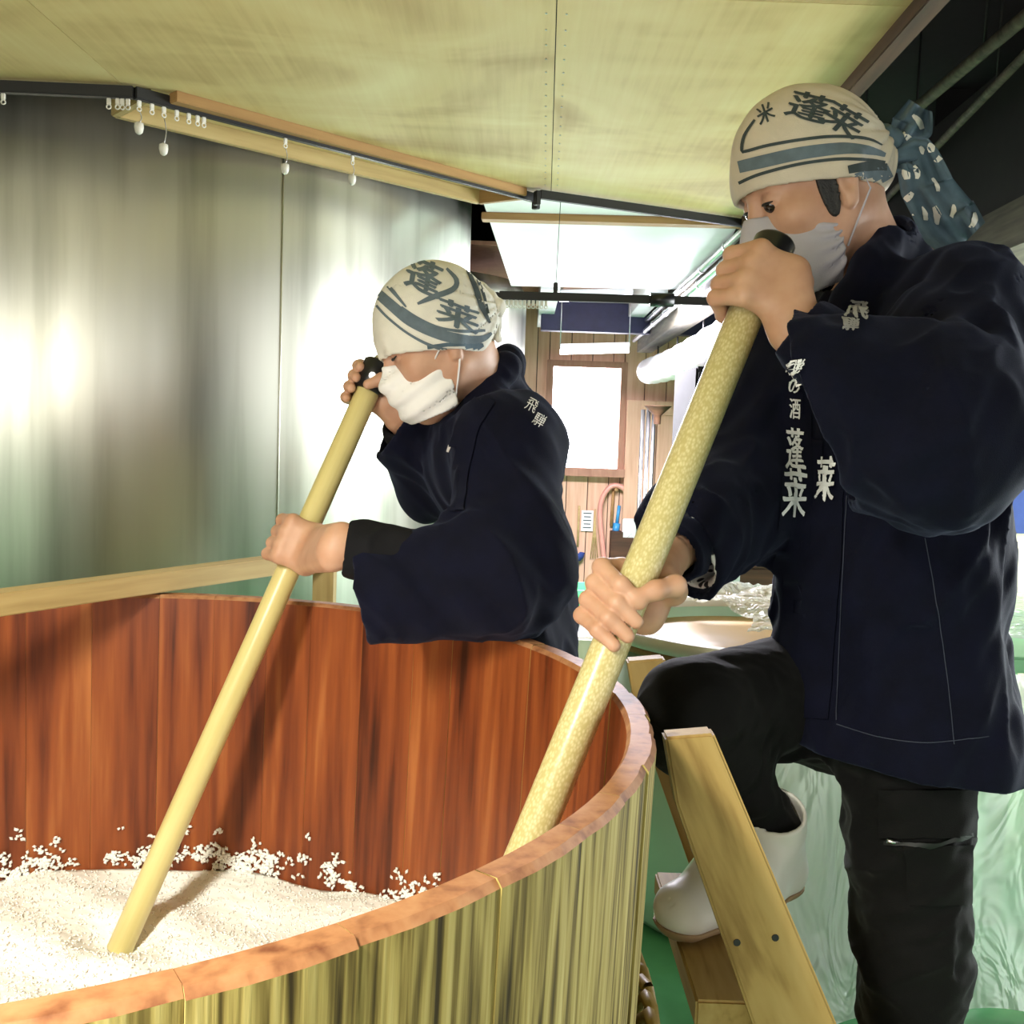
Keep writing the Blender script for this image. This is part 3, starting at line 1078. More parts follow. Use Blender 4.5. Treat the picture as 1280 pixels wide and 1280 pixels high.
class Hand:
    """palm smooth, fingers with a crease between them"""

    def __init__(s, P, palm, th, wrist, elbow):
        wrist, elbow = va(wrist), va(elbow)
        e = wrist + (elbow - wrist) * 0.45
        s.palm = G(palm + [RC(wrist, e, 0.024, 0.031)], 0.016)
        s.f = [G(p, 0.006) for p in P]
        s.th = G(th, 0.008)

    def d(s, P):
        d = s.palm.d(P)
        fd = None
        for f in s.f:
            e = f.d(P)
            fd = e if fd is None else smin(fd, e, 0.0022)
        d = smin(d, fd, 0.007)
        return smin(d, s.th.d(P), 0.005)


# ---- head in its own frame: x forward, y to the person's left, z up; origin between the ears
def head_frame(O, psi, theta, tilt=0.0, scale=1.0):
    ps, th = math.radians(psi), math.radians(theta)
    f = np.array([-math.cos(ps) * math.cos(th), -math.sin(ps) * math.cos(th), -math.sin(th)])
    l = unit(np.cross([0, 0, 1], f))
    u = np.cross(f, l)
    ti = math.radians(tilt)
    l, u = l * math.cos(ti) + u * math.sin(ti), u * math.cos(ti) - l * math.sin(ti)
    return va(O), np.array([f, l, u]) * scale


CRAN = dict(c=(-0.006, 0, 0.040), r=(0.098, 0.078, 0.094))


def head_field():
    pr = [EL(CRAN['c'], CRAN['r']), EL((0.022, 0, -0.018), (0.072, 0.070, 0.080)), EL((0.045, 0, -0.062), (0.052, 0.052, 0.055)),
          EL((0.072, 0, -0.098), (0.022, 0.024, 0.018)), RC((0.0, 0.056, -0.040), (0.045, 0.036, -0.088), 0.016, 0.016),
          RC((0.0, -0.056, -0.040), (0.045, -0.036, -0.088), 0.016, 0.016), RC((0.074, -0.034, 0.043), (0.074, 0.034, 0.043), 0.017, 0.017),
          EL((0.062, 0.044, -0.012), (0.026, 0.024, 0.024)), EL((0.062, -0.044, -0.012), (0.026, 0.024, 0.024)),
          EL((0.086, 0, -0.066), (0.013, 0.026, 0.012))]
    base = G(pr, 0.022, sub=[EL((0.105, 0.033, 0.021), (0.022, 0.021, 0.0145)), EL((0.105, -0.033, 0.021), (0.022, 0.021, 0.0145))], ksub=0.014)
    nose = G([RC((0.088, 0, 0.030), (0.110, 0, -0.020), 0.0085, 0.0115), EL((0.108, 0, -0.026), (0.0125, 0.0125, 0.010)),
              EL((0.098, 0.0125, -0.029), (0.010, 0.0075, 0.0075)), EL((0.098, -0.0125, -0.029), (0.010, 0.0075, 0.0075))], 0.008)
    lids = [EL((0.0815, s * 0.032, 0.020), (0.0125, 0.0165, 0.0125)) for s in (-1, 1)]
    ears = []
    for s in (-1, 1):
        ears.append(G([RC((-0.002, s * 0.079, 0.028), (0.002, s * 0.077, -0.024), 0.012, 0.0075), RC((-0.016, s * 0.085, 0.022), (-0.004, s * 0.080, -0.022), 0.0085, 0.007)], 0.012,
                      sub=[EL((0.0, s * 0.092, 0.004), (0.009, 0.010, 0.014))], ksub=0.006))

    def f(q):
        d = smin(base.d(q), nose.d(q), 0.012)
        for l in lids:
            d = smin(d, l.d(q), 0.005)
        for e in ears:
            d = smin(d, e.d(q), 0.005)
        return d
    return f


HEADF = head_field()


def local(O, R, P):
    return (P - O) @ R.T / (R[0] @ R[0])


def to_world(O, R, q):
    return O + np.array(q, float) @ R


# ---- prints: traced shapes laid on the cloth they are printed on
def bvh_of(o):
    me = o.data
    nv = len(me.vertices)
    co = np.empty(nv * 3, np.float32)
    me.vertices.foreach_get('co', co)
    polys = np.empty(len(me.polygons) * 4, np.int32)
    me.polygons.foreach_get('vertices', polys)
    return BVHTree.FromPolygons(co.reshape(-1, 3).tolist(), polys.reshape(-1, 4).tolist())


def lay(name, px_verts, faces, bvh, mat, parent, off=0.0012, maxd=4.0, largest=False):
    vs, ok = [], []
    for (x, y) in px_verts:
        r = ray(x, y).normalized()
        hit, nrm, _, _ = bvh.ray_cast(CAMLOC, r, maxd)
        if hit is None:
            vs.append(Vector((0, 0, 0))); ok.append(False); continue
        if nrm.dot(r) > 0:
            nrm = -nrm
        vs.append(hit + nrm * off); ok.append(True)
    keep = []
    for f in faces:
        if all(ok[i] for i in f):
            p = [vs[i] for i in f]
            if max((p[i] - p[i - 1]).length for i in range(len(p))) < 0.04:
                keep.append(f)
    used = sorted({i for f in keep for i in f})
    mp = {i: k for k, i in enumerate(used)}
    if not keep:
        return None
    if largest:
        par = list(range(len(px_verts)))
        def fd(i):
            while par[i] != i:
                par[i] = par[par[i]]
                i = par[i]
            return i
        for f in keep:
            for i in f[1:]:
                par[fd(i)] = fd(f[0])
        cn_ = {}
        for f in keep:
            cn_[fd(f[0])] = cn_.get(fd(f[0]), 0) + 1
        bst = max(cn_, key=cn_.get)
        keep = [f for f in keep if fd(f[0]) == bst]
        used = sorted({i for f in keep for i in f})
        mp = {i: k for k, i in enumerate(used)}
    return mesh(name, [vs[i] for i in used], [tuple(mp[i] for i in f) for f in keep], mat, parent, True)


def strip_px(pts, widths, step=4.0, across=3):
    """ribbon polygon in photo pixels along a polyline"""
    P = [np.array(p, float) for p in pts]
    W = widths if isinstance(widths, (list, tuple)) else [widths] * len(P)
    q, w = [], []
    for i in range(len(P) - 1):
        n = max(2, int(np.linalg.norm(P[i + 1] - P[i]) / step))
        for k in range(n):
            t = k / n
            # catmull-rom
            p0, p1, p2, p3 = P[max(i - 1, 0)], P[i], P[i + 1], P[min(i + 2, len(P) - 1)]
            q.append(0.5 * (2 * p1 + (p2 - p0) * t + (2 * p0 - 5 * p1 + 4 * p2 - p3) * t * t + (3 * p1 - p0 - 3 * p2 + p3) * t ** 3))
            w.append(W[i] + (W[i + 1] - W[i]) * t)
    q.append(P[-1]); w.append(W[-1])
    vs, fs = [], []
    for i, p in enumerate(q):
        d = q[min(i + 1, len(q) - 1)] - q[max(i - 1, 0)]
        d = d / (np.linalg.norm(d) + 1e-9)
        nn = np.array([-d[1], d[0]])
        for k in range(across + 1):
            vs.append(tuple(p + nn * w[i] * (k / across - 0.5)))
    m_ = across + 1
    for i in range(len(q) - 1):
        for k in range(across):
            fs.append((i * m_ + k, i * m_ + k + 1, (i + 1) * m_ + k + 1, (i + 1) * m_ + k))
    return vs, fs


def ribbon(name, pts, widths, bvh, mat, parent, **kw):
    v, f = strip_px(pts, widths)
    return lay(name, v, f, bvh, mat, parent, largest=True, **kw)


def merge_px(items):
    V, F = [], []
    for v, f in items:
        o = len(V)
        V += v
        F += [tuple(i + o for i in g) for g in f]
    return V, F


def text_px(txt, c, w, h, rot=0.0, shear=0.0, bold=0.0, sub=0.06):
    """glyph outline filled, as photo-pixel vertices in a w x h box about c"""
    cu = bpy.data.curves.new('t', 'FONT')
    cu.body = txt
    cu.offset = bold
    cu.resolution_u = 3
    o = bpy.data.objects.new('t', cu)
    COL.objects.link(o)
    dg = bpy.context.evaluated_depsgraph_get()
    me = bpy.data.meshes.new_from_object(o.evaluated_get(dg))
    bpy.data.objects.remove(o)
    bpy.data.curves.remove(cu)
    bm = bmesh.new()
    bm.from_mesh(me)
    bpy.data.meshes.remove(me)
    bmesh.ops.triangulate(bm, faces=bm.faces[:])
    for _ in range(4):
        L = [e for e in bm.edges if e.calc_length() > sub]
        if not L:
            break
        bmesh.ops.subdivide_edges(bm, edges=L, cuts=1)
        bmesh.ops.triangulate(bm, faces=bm.faces[:])
    V = np.array([v.co[:2] for v in bm.verts])
    F = [tuple(v.index for v in f.verts) for f in bm.faces]
    bm.free()
    if len(V) == 0:
        return [], []
    lo, hi = V.min(0), V.max(0)
    V = (V - (lo + hi) / 2) / np.maximum(hi - lo, 1e-6) * [w, h]
    V[:, 0] += shear * V[:, 1]
    ca, sa = math.cos(math.radians(rot)), math.sin(math.radians(rot))
    X = V[:, 0] * ca - V[:, 1] * sa
    Y = V[:, 0] * sa + V[:, 1] * ca
    return [(c[0] + x, c[1] - y) for x, y in zip(X, Y)], F


def noise3(P, s, seed=0):
    """cheap smooth pseudo-noise"""
    q = P * s + seed * 1.7
    return (np.sin(q[:, 0] * 1.0 + 1.3 * np.sin(q[:, 1] * 0.9 + seed)) + np.sin(q[:, 1] * 1.1 + 1.7 * np.sin(q[:, 2] * 0.8 + 2 * seed))
            + np.sin(q[:, 2] * 0.9 + 1.5 * np.sin(q[:, 0] * 1.1 + 3 * seed))) / 3


def folds(amp, s, seed, direction, stretch=0.18):
    """cloth creases running along `direction`"""
    dn = unit(direction)

    def f(P, d):
        Q = P - np.outer(P @ dn, dn) * (1 - stretch)
        v = noise3(Q, s, seed) + 0.5 * noise3(Q, s * 2.1, seed + 3)
        return d - amp * (1 - 2 * np.abs(v))
    return f


def ridge_set(polys, r0, k):
    """cloth ridges along polylines of points (each RC thin)"""
    pr = []
    for pts in polys:
        for a, b_ in zip(pts, pts[1:]):
            pr.append(RC(va(a), va(b_), r0, r0))
    g_ = G(pr, 0.004)
    return lambda P, d: np.where(np.abs(d) < 0.06, smin(d, g_.d(P), k), d)
# ================================================================ people


def proj(p):
    v = Vector(p) - CAMLOC
    d = v.dot(FWD)
    return 640 + FPX * v.dot(CR) / d, 640 - FPX * v.dot(CU) / d


def on_pole(a, b_, py):
    lo_, hi_ = 0.0, 1.0
    for _ in range(40):
        m_ = (lo_ + hi_) / 2
        if proj(a + (b_ - a) * m_)[1] > py:
            lo_ = m_
        else:
            hi_ = m_
    return a + (b_ - a) * lo_


def chain(pts, r_):
    return [RC(va(a), va(b_), r_, r_) for a, b_ in zip(pts, pts[1:])]


def make_jacket(name, parent, torso, sleeves, cuts, lo, hi, neck, foldf, th=0.011, k=0.045, h=0.0045):
    """torso: G; sleeves: [(G, cut plane point, normal)]; open sleeve mouths and hem"""
    def f(P):
        t0 = torso.d(P)
        outer, inner = t0, t0
        for g_, cp, cn in sleeves:
            s0 = g_.d(P)
            pl = -((P - va(cp)) @ unit(cn))
            outer = smin(outer, smax(s0, pl, 0.004), k)
            inner = smin(inner, s0, k)
        fo = foldf(P)
        d = np.maximum(outer - fo, -(inner - fo + th))
        for cp, cn in cuts:
            d = smax(d, -((P - va(cp)) @ unit(cn)), 0.004)
        for ng in neck:
            d = smax(d, -ng.d(P), 0.006)
        return d
    return sdf_obj(name, f, lo, hi, h, M['navy'], parent)


def crease(P, s, seed, dn, st=0.16):
    dn = unit(dn)
    Q = P - np.outer(P @ dn, dn) * (1 - st)
    v = noise3(Q, s, seed) + 0.45 * noise3(Q, s * 2.3, seed + 3)
    return 1 - 2.2 * np.abs(v)


def scarf_field(O, R, cen, rad, pp, pn, knot, th=0.006, amp=0.0022):
    kn = np.array(knot, float)

    def f(P):
        q = local(O, R, P)
        d = smin(EL(cen, rad).d(q), HEADF(q) - 0.0075, 0.02)
        d = smin(d, EL((-0.085, 0, 0.02), (0.03, 0.04, 0.035)).d(q), 0.04)
        v = q - kn
        a = np.arctan2(v[:, 2], v[:, 0])
        far = np.clip(np.linalg.norm(v, axis=1) / 0.16, 0, 1)
        d = d - amp * (np.sin(a * 26 + 2 * np.sin(q[:, 1] * 40)) * 0.6 + np.sin(a * 11 + 3)) * (1 - 0.75 * far)
        d = np.maximum(d, -(d + th))
        return smax(d, -((P - va(pp)) @ unit(pn)), 0.003)
    return f


def build_head(O, R, neck_to, person_name):
    nt_ = va(neck_to)
    neck = G([RC(to_world(O, R, (-0.030, 0, -0.030)), nt_, 0.055, 0.050)], 0.02)

    def f(P):
        return smin(HEADF(local(O, R, P)), neck.d(P), 0.03)
    lo, hi = bounds([O - 0.14, O + 0.14, nt_], 0.04)
    return surface('head', f, lo, hi, 0.0026, None)


def build_hand(hand, wrist, c):
    lo, hi = bounds([va(c) - 0.075, va(c) + 0.075, va(wrist)], 0.05)
    return surface('hand', hand.d, lo, hi, 0.0022, None)


def mask_field(O, R, pleats, gather, top_n, side_x=0.004, th=0.0045, drop=0.0):
    shp = G([EL((0.034, 0, -0.058), (0.067, 0.066, 0.066)), EL((0.052, 0, -0.080), (0.050, 0.050, 0.046)),
             RC((0.090, 0, 0.012), (0.110, 0, -0.026), 0.012, 0.015), EL((0.088, 0, -0.055), (0.024, 0.032, 0.045))], 0.03)

    def f(P):
        q = local(O, R, P)
        d = shp.d(q) - 0.004
        if pleats:
            d = d - 0.0022 * np.sin((q[:, 2] + 0.25 * q[:, 0]) * 190) - 0.0012 * noise3(q, 90, 2)
        if gather:
            ang = np.arctan2(q[:, 2] + 0.055, q[:, 0] + 0.02)
            w = np.clip((0.075 - q[:, 0]) / 0.06, 0, 1)
            d = d - (0.0030 * np.sin(ang * 26 + 2 * np.sin(q[:, 0] * 60)) * w + 0.0022 * noise3(q, 60, 5))
        d = np.maximum(d, -(d + th))
        d = smax(d, q[:, 2] - 0.008 + (0.108 - q[:, 0]) * top_n, 0.003)
        d = smax(d, -(q[:, 2] + 0.122 - drop), 0.006)
        d = smax(d, -(q[:, 0] - side_x - 0.12 * np.abs(q[:, 2] + 0.055)), 0.004)
        return d
    return f


def eye_parts(O, R, root, sides, closed):
    for s in sides:
        c = to_world(O, R, (0.0835, s * 0.032, 0.0185))
        pts = []
        for i in range(9):
            a = -1 + 2 * i / 8
            pts.append(to_world(O, R, (0.0945 - 0.006 * a * a, s * 0.032 + 0.0155 * a, 0.0165 - 0.004 * (1 - a * a) * (1 if closed else -0.2))))
        tube('eyelashes', pts, [0.0008, 0.0014, 0.0018, 0.0021, 0.0022, 0.0021, 0.0018, 0.0014, 0.0008], M['hair'], root, 8)
        if not closed:
            bm = bmesh.new()
            bmesh.ops.create_uvsphere(bm, u_segments=16, v_segments=12, radius=0.0115, matrix=Matrix.Translation(Vector(to_world(O, R, (0.0838, s * 0.032, 0.0135)))))
            from_bm('eye', bm, M['eye'], root, True)
        pts = [to_world(O, R, (0.092 - 0.006 * a * a, s * (0.032 + 0.020 * a), 0.0455 + 0.003 * (1 - a * a))) for a in (-1, -.5, 0, .5, 1)]
        tube('eyebrow', pts, [0.0015, 0.004, 0.0045, 0.004, 0.0015], M['hair'], root, 8)


def sheet(name, centre, halfw, D, wave, mat, parent, th=0.002, nu=40, nv=14):
    """loose cloth strip: centre line in photo px, half widths in px, own depth waves"""
    C_ = [np.array(c, float) for c in centre]
    def sample(arr, t):
        x_ = t * (len(arr) - 1)
        i = min(int(x_), len(arr) - 2)
        f_ = x_ - i
        f_ = f_ * f_ * (3 - 2 * f_)
        return arr[i] * (1 - f_) + arr[i + 1] * f_
    vs, fs = [], []
    for side in (0, 1):
        for i in range(nu + 1):
            t = i / nu
            c = sample(C_, t)
            d = sample(C_, min(t + .04, 1)) - sample(C_, max(t - .04, 0))
            d = d / (np.linalg.norm(d) + 1e-9)
            nn = np.array([-d[1], d[0]])
            w = sample([np.array([x_]) for x_ in halfw], t)[0]
            for k in range(nv + 1):
                s = 2 * k / nv - 1
                p = c + nn * w * s
                dd = D + wave * (math.sin(s * 5 + t * 7) * 0.6 + math.sin(s * 9 - t * 4) * 0.4) * (0.25 + t) + (th if side else 0)
                vs.append(U(p[0] + 2 * math.sin(9 * t + s), p[1] + 2 * math.sin(7 * t + 2 * s), dd))
    n1 = (nu + 1) * (nv + 1)
    def idx(side, i, k):
        return side * n1 + i * (nv + 1) + k
    for i in range(nu):
        for k in range(nv):
            fs.append((idx(0, i, k), idx(0, i, k + 1), idx(0, i + 1, k + 1), idx(0, i + 1, k)))
            fs.append((idx(1, i, k), idx(1, i + 1, k), idx(1, i + 1, k + 1), idx(1, i, k + 1)))
    for i in range(nu):
        for k, fl in ((0, 0), (nv, 1)):
            f_ = (idx(0, i, k), idx(0, i + 1, k), idx(1, i + 1, k), idx(1, i, k))
            fs.append(f_ if fl else f_[::-1])
    for k in range(nv):
        for i, fl in ((0, 0), (nu, 1)):
            f_ = (idx(0, i, k), idx(0, i, k + 1), idx(1, i, k + 1), idx(1, i, k))
            fs.append(f_[::-1] if fl else f_)
    return mesh(name, vs, fs, mat, parent, True)


def boot(root, top, ankle, toe_dir, zsole, height_r=0.055, L=0.175):
    """rubber boot: shaft from top to ankle, foot along toe_dir; returns the boot object"""
    top, ankle = va(top), va(ankle)
    td = unit([toe_dir[0], toe_dir[1], 0])
    heel = np.array([ankle[0], ankle[1], zsole])
    side = np.array([-td[1], td[0], 0])
    up = np.array([0, 0, 1.0])
    pr = [RC(top, ankle, height_r, 0.047), RC(heel + up * 0.045 - td * 0.02, heel + td * 0.06 + up * 0.048, 0.044, 0.047),
          RC(heel + td * 0.06 + up * 0.045, heel + td * L + up * 0.036, 0.046, 0.034, (side, 1.22)), RC(heel + td * 0.03 + up * 0.09, heel + td * 0.10 + up * 0.06, 0.045, 0.042)]
    g_ = G(pr, 0.03)
    ax = unit(top - ankle)

    def f(P):
        d = g_.d(P)
        rr = (P - top) @ ax
        d = d - 0.002 * np.exp(-((rr + 0.028) / 0.012) ** 2)
        hol = smax(d + 0.006, -(rr + 0.16), 0.01)
        d = smax(d, rr, 0.004)
        d = np.maximum(d, -hol)
        return smax(d, -(P[:, 2] - zsole - 0.018), 0.004)
    lo, hi = bounds([top, ankle, heel + td * (L + 0.05), heel - td * 0.06], 0.07)
    o = sdf_obj('boot', f, lo, hi, 0.0034, M['boot'], root)

    def fs_(P):
        d = g_.d(P) - 0.004
        d = smax(d, P[:, 2] - zsole - 0.021, 0.002)
        z0 = zsole + 0.001 + 0.006 * (np.sin(((P - heel) @ td) * 2 * math.pi / 0.013) > 0)
        return smax(d, z0 - P[:, 2], 0.001)
    sdf_obj('sole', fs_, [lo[0], lo[1], zsole - 0.01], [hi[0], hi[1], zsole + 0.04], 0.0034, M['sole'], o)
    return o


def fat_px(ch, c, w, h, e=0.9, **kw):
    """brush-heavy character: the outline laid a few times, slightly shifted"""
    return merge_px([text_px(ch, (c[0] + dx * e, c[1] + dy * e), w, h, **kw) for dx, dy in ((0, 0), (1, 0.2), (-1, -0.2), (0.2, 0.9))])


# ---------------------------------------------------------------- worker by the step ladder
pr_ = U(1130, 1280, 1.5)
RMr = empty('person', (pr_.x, 1.50, 0.0), 'person in navy jacket and grey mask, one white boot on the step ladder', 'person')
O, R = head_frame(U(1022, 246, 1.50), 10, 25)
nb = U(1098, 345, 1.55)
tl, tf = np.array([0.43, -0.90, 0]), np.array([-0.90, -0.43, 0])
shc = va(U(1090, 405, 1.54))
shL, shR = shc + tl * 0.165, shc - tl * 0.165 + np.array([0, 0, -0.01])
elL, wrL = va(U(1165, 545, 1.20)), va(U(990, 404, 1.245))
elR, wrR = va(U(928, 612, 1.56)), va(U(826, 706, 1.30))
chest, waist, hem = va(U(1100, 490, 1.54)), va(U(1108, 700, 1.54)), va(U(1112, 915, 1.53))
hipL, kneeL = va(U(1128, 900, 1.47)), va(U(1140, 1190, 1.44))
ankL = np.array([kneeL[0] + 0.02, kneeL[1] + 0.03, 0.10])
hipR, kneeR, ankR = va(U(1035, 862, 1.66)), va(U(862, 892, 1.40)), va(U(958, 1140, 1.45))
ankR[2] = STEP + 0.10
c_up = on_pole(p2b, p2t, 364)
c_lo = on_pole(p2b, p2t, 738)
hU = Hand(*grip(c_up, p2z, (0.30, -0.95, 0), R2, (-1, 0, 0), wrL), wrL, elL)
hD = Hand(*grip(c_lo, p2z, (0.35, 0.94, 0), R2, (-1, 0.2, 0), wrR, 0.98, 0.85, True), wrR, elR)
body = G([RC(shL, shR, 0.06, 0.06), RC(chest, waist, 0.09, 0.09, (tl, 1.4)), RC(waist, (hipL + hipR) / 2, 0.09, 0.10, (tl, 1.3)),
          RC(shL, elL, 0.048, 0.04), RC(elL, elL + (wrL - elL) * 0.9, 0.04, 0.027), RC(shR, elR, 0.048, 0.04), RC(elR, elR + (wrR - elR) * 0.9, 0.04, 0.027),
          RC(hipL, kneeL, 0.075, 0.05), RC(kneeL, ankL, 0.05, 0.035), RC(hipR, kneeR, 0.075, 0.05), RC(kneeR, ankR, 0.045, 0.024), RC(shc, nb, 0.06, 0.055),
          RC(ankL, ankL + np.array([-0.10, -0.05, -0.05]), 0.035, 0.028), RC(ankR, ankR + np.array([-0.09, -0.07, -0.06]), 0.035, 0.028)], 0.03)
lo, hi = bounds([shL, shR, elL, elR, ankL, kneeR, ankR, [ankL[0], ankL[1], 0]], 0.14)
np_mesh('body', [surface('b', body.d, lo, hi, 0.008, None), build_head(O, R, nb, 'a'), build_hand(hU, wrL, c_up), build_hand(hD, wrR, c_lo)], M['skin'], RMr)
eye_parts(O, R, RMr, (1, -1), False)

# jacket
opL = va(U(1012, 497, 1.235))
opR = va(U(862, 672, 1.40))
torso = G([RC(shc + np.array([0, 0, -0.06]), chest, 0.105, 0.125, (tl, 1.35)), RC(chest, waist, 0.125, 0.140, (tl, 1.30)), RC(waist, hem, 0.140, 0.158, (tl, 1.25)),
           RC(hem, hem - np.array([0, 0, 0.1]), 0.158, 0.160, (tl, 1.25)),
           RC(shL + [0, 0, -0.005], shR, 0.075, 0.072), EL(shc - tf * 0.05 + [0, 0, -0.08], (0.12, 0.13, 0.13)), RC(va(nb), shc - tf * 0.02, 0.072, 0.10)] + chain([U(1122, 300, 1.60), U(1112, 306, 1.50), U(1085, 340, 1.455), U(1058, 376, 1.44), U(1040, 420, 1.43)], 0.020)
          + chain([U(1122, 300, 1.60), U(1095, 320, 1.65), U(1050, 370, 1.62), U(1020, 420, 1.55)], 0.020), 0.03)
sL = G([RC(shL, elL, 0.082, 0.100), RC(elL, opL - (elL - opL) * 0.4, 0.100, 0.098)], 0.05)
sR = G([RC(shR, elR, 0.085, 0.090), RC(elR, opR + (opR - elR) * 0.5, 0.088, 0.066)], 0.05)
cpL, cnL = U(1024, 500, 1.23), (0.86, -0.36, 0.36)
cpR, cnR = U(850, 682, 1.38), (0.72, 0.35, 0.42)
fold_lines = ridge_set([
    [U(1205, 380, 1.33), U(1222, 430, 1.30), U(1215, 500, 1.28)],
    [U(1218, 330, 1.42), U(1250, 400, 1.42), U(1248, 480, 1.42)],
], 0.006, 0.02)


def rm_folds(P):
    a = 0.0085 * crease(P, 20, 1, (-0.35, 0.1, 0.9)) + 0.004 * crease(P, 46, 2, (0.5, 0.1, 0.8))
    return a


hemP = U(1110, 928, 1.53)
collar = EL(va(nb) + R[0] * 0.035 + np.array([0, 0, 0.055]), (0.072, 0.066, 0.085))
lo, hi = bounds([shL, shR, elL, elR, opL, opR, hem + [0.2, 0.15, 0], hem - [0.2, 0.15, 0], va(nb)], 0.13)
jR = make_jacket('jacket', RMr, torso, [(sL, cpL, cnL), (sR, cpR, cnR)], [(hemP, (0.08, 0, 1))], lo, hi, [collar], rm_folds)
bvR = bvh_of(jR)

# dotted sleeve linings just inside the sleeve mouths
for g_, cp, cn in ((sL, cpL, cnL), (sR, cpR, cnR)):
    def fl(P, g_=g_, cp=cp, cn=cn):
        d = g_.d(P) - rm_folds(P) + 0.0095
        d = np.maximum(d, -(d + 0.008))
        s_ = (P - va(cp)) @ unit(cn)
        d = smax(d, -(s_ - 0.002), 0.002)
        return smax(d, s_ - 0.085, 0.002)
    lo, hi = bounds([va(cp) - 0.13, va(cp) + 0.13], 0.02)
    sdf_obj('sleeve_lining', fl, lo, hi, 0.0042, M['lining'], jR)
# undershirt sleeves
for w_, e_, t1, t0 in ((wrL, elL, 0.04, 0.80), (wrR, elR, 0.10, 0.85)):
    a_w = w_ + (e_ - w_) * t1
    a_e = w_ + (e_ - w_) * t0
    ax = unit(a_e - a_w)
    gg = G([RC(a_w - ax * 0.02, a_w + ax * 0.03, 0.036, 0.041), RC(a_w + ax * 0.03, a_e, 0.041, 0.052)], 0.02)

    def fu(P, gg=gg, a_w=a_w, ax=ax):
        d = gg.d(P) - 0.0025 * crease(P, 60, 4, np.cross(ax, [0.3, 0.9, 0.1]))
        d = np.maximum(d, -(d + 0.008))
        return smax(d, -((P - a_w) @ ax), 0.003)
    lo, hi = bounds([a_w, a_e], 0.07)
    sdf_obj('undershirt_sleeve', fu, lo, hi, 0.004, M['navy'], RMr)
# collar bands down the open front
ribbon('collar_band', [(1092, 338), (1066, 372), (1050, 430), (1040, 500), (1036, 600), (1032, 700), (1022, 800), (1014, 898)], [30, 36, 40, 40, 40, 42, 46, 46], bvR, M['navy'], jR, off=0.004)
ribbon('collar_band', [(1003, 440), (1000, 500), (996, 600), (990, 700), (985, 800), (980, 880)], [28, 34, 40, 44, 46, 44], bvR, M['navy'], jR, off=0.0035)
# stitched seams
for pts in ([(1062, 330), (1075, 420), (1066, 520), (1058, 640), (1052, 760), (1046, 900)], [(1150, 640), (1168, 740), (1184, 850), (1192, 930)]):
    ribbon('stitching', pts, 1.3, bvR, M['stitch'], jR, off=0.002)
ribbon('hem_stitching', [(1046, 905), (1100, 921), (1160, 928), (1235, 920)], 1.3, bvR, M['stitch'], jR, off=0.002)
# white lettering on the bands
for ch, c, w, h in (('騨', (995, 459), 16, 18), ('の', (996, 481), 17, 20), ('酒', (996, 512), 15, 26), ('蓬', (992, 563), 28, 52), ('莱', (988, 617), 30, 56)):
    v, f_ = fat_px(ch, c, w, h, e=0.35 if h < 30 else 0.8, shear=0.08)
    if v:
        lay('lettering', v, f_, bvR, M['white_print'], jR, off=0.0085)
v, f_ = fat_px('莱', (1036, 598), 26, 56, shear=0.08)
lay('lettering', v, f_, bvR, M['white_print'], jR, off=0.0085)
for ch, c, w, h in (('飛', (1070, 391), 24, 28), ('騨', (1060, 412), 20, 14)):
    v, f_ = fat_px(ch, c, w, h, rot=-6)
    lay('lettering', v, f_, bvR, M['grey_print'], jR, off=0.0085)

# trousers
tr = G([RC(hipL, kneeL + (hipL - kneeL) * 0.02, 0.098, 0.073), RC(kneeL, ankL + [0, 0, 0.10], 0.072, 0.066), RC(hipR, kneeR, 0.102, 0.072),
        RC(kneeR, ankR + (kneeR - ankR) * 0.02, 0.066, 0.040), RC(hipL, hipR, 0.10, 0.10), RC((hipL + hipR) / 2, waist, 0.11, 0.105, (tl, 1.2))], 0.035)


def ftr(P):
    w_ = np.clip((1.0 - P[:, 2]) / 0.3, 0.3, 1)
    d = tr.d(P) - w_ * (0.006 * crease(P, 30, 5, (0.8, 0.3, 0.25), 0.25) + 0.0028 * crease(P, 70, 6, (0.7, -0.2, 0.4), 0.25))
    return smax(d, 0.28 - P[:, 2], 0.004)


lo, hi = bounds([hipL, hipR, kneeR, ankR, kneeL, [ankL[0], ankL[1], 0.28], waist], 0.15)
trs = sdf_obj('trousers', ftr, lo, hi, 0.005, M['trouser'], RMr)
bvT = bvh_of(trs)
# cargo pocket with zip
pk = [(1098, 990), (1232, 975), (1234, 1000), (1232, 1032), (1100, 1046)]
v, f_ = strip_px([(1158, 986), (1158, 1046)], [118, 116], 5, 24)
lay('pocket_flap', v, f_, bvT, M['trouser'], trs, off=0.006)
v, f_ = strip_px([(1172, 1056), (1174, 1130)], [84, 76], 5, 18)
lay('pocket', v, f_, bvT, M['trouser'], trs, off=0.004)
ribbon('zip', [(1108, 1052), (1160, 1055), (1192, 1048), (1212, 1042)], 5, bvT, M['black_metal'], trs, off=0.006)
hit, nrm, _, _ = bvT.ray_cast(CAMLOC, ray(1114, 1051).normalized(), 4)
if hit:
    tube('zip_pull', [hit + Vector((-.008, -.006, 0.002)), hit + Vector((.010, -.006, 0.0))], 0.003, M['steel'], trs, 8)
boot(RMr, U(972, 1012, 1.42), ankR, (-0.20, -0.165, 0), STEP, 0.041, 0.185)
boot(RMr, ankL + np.array([0, 0, 0.22]), ankL, (-0.9, -0.43, 0), 0.0, 0.060, 0.19)

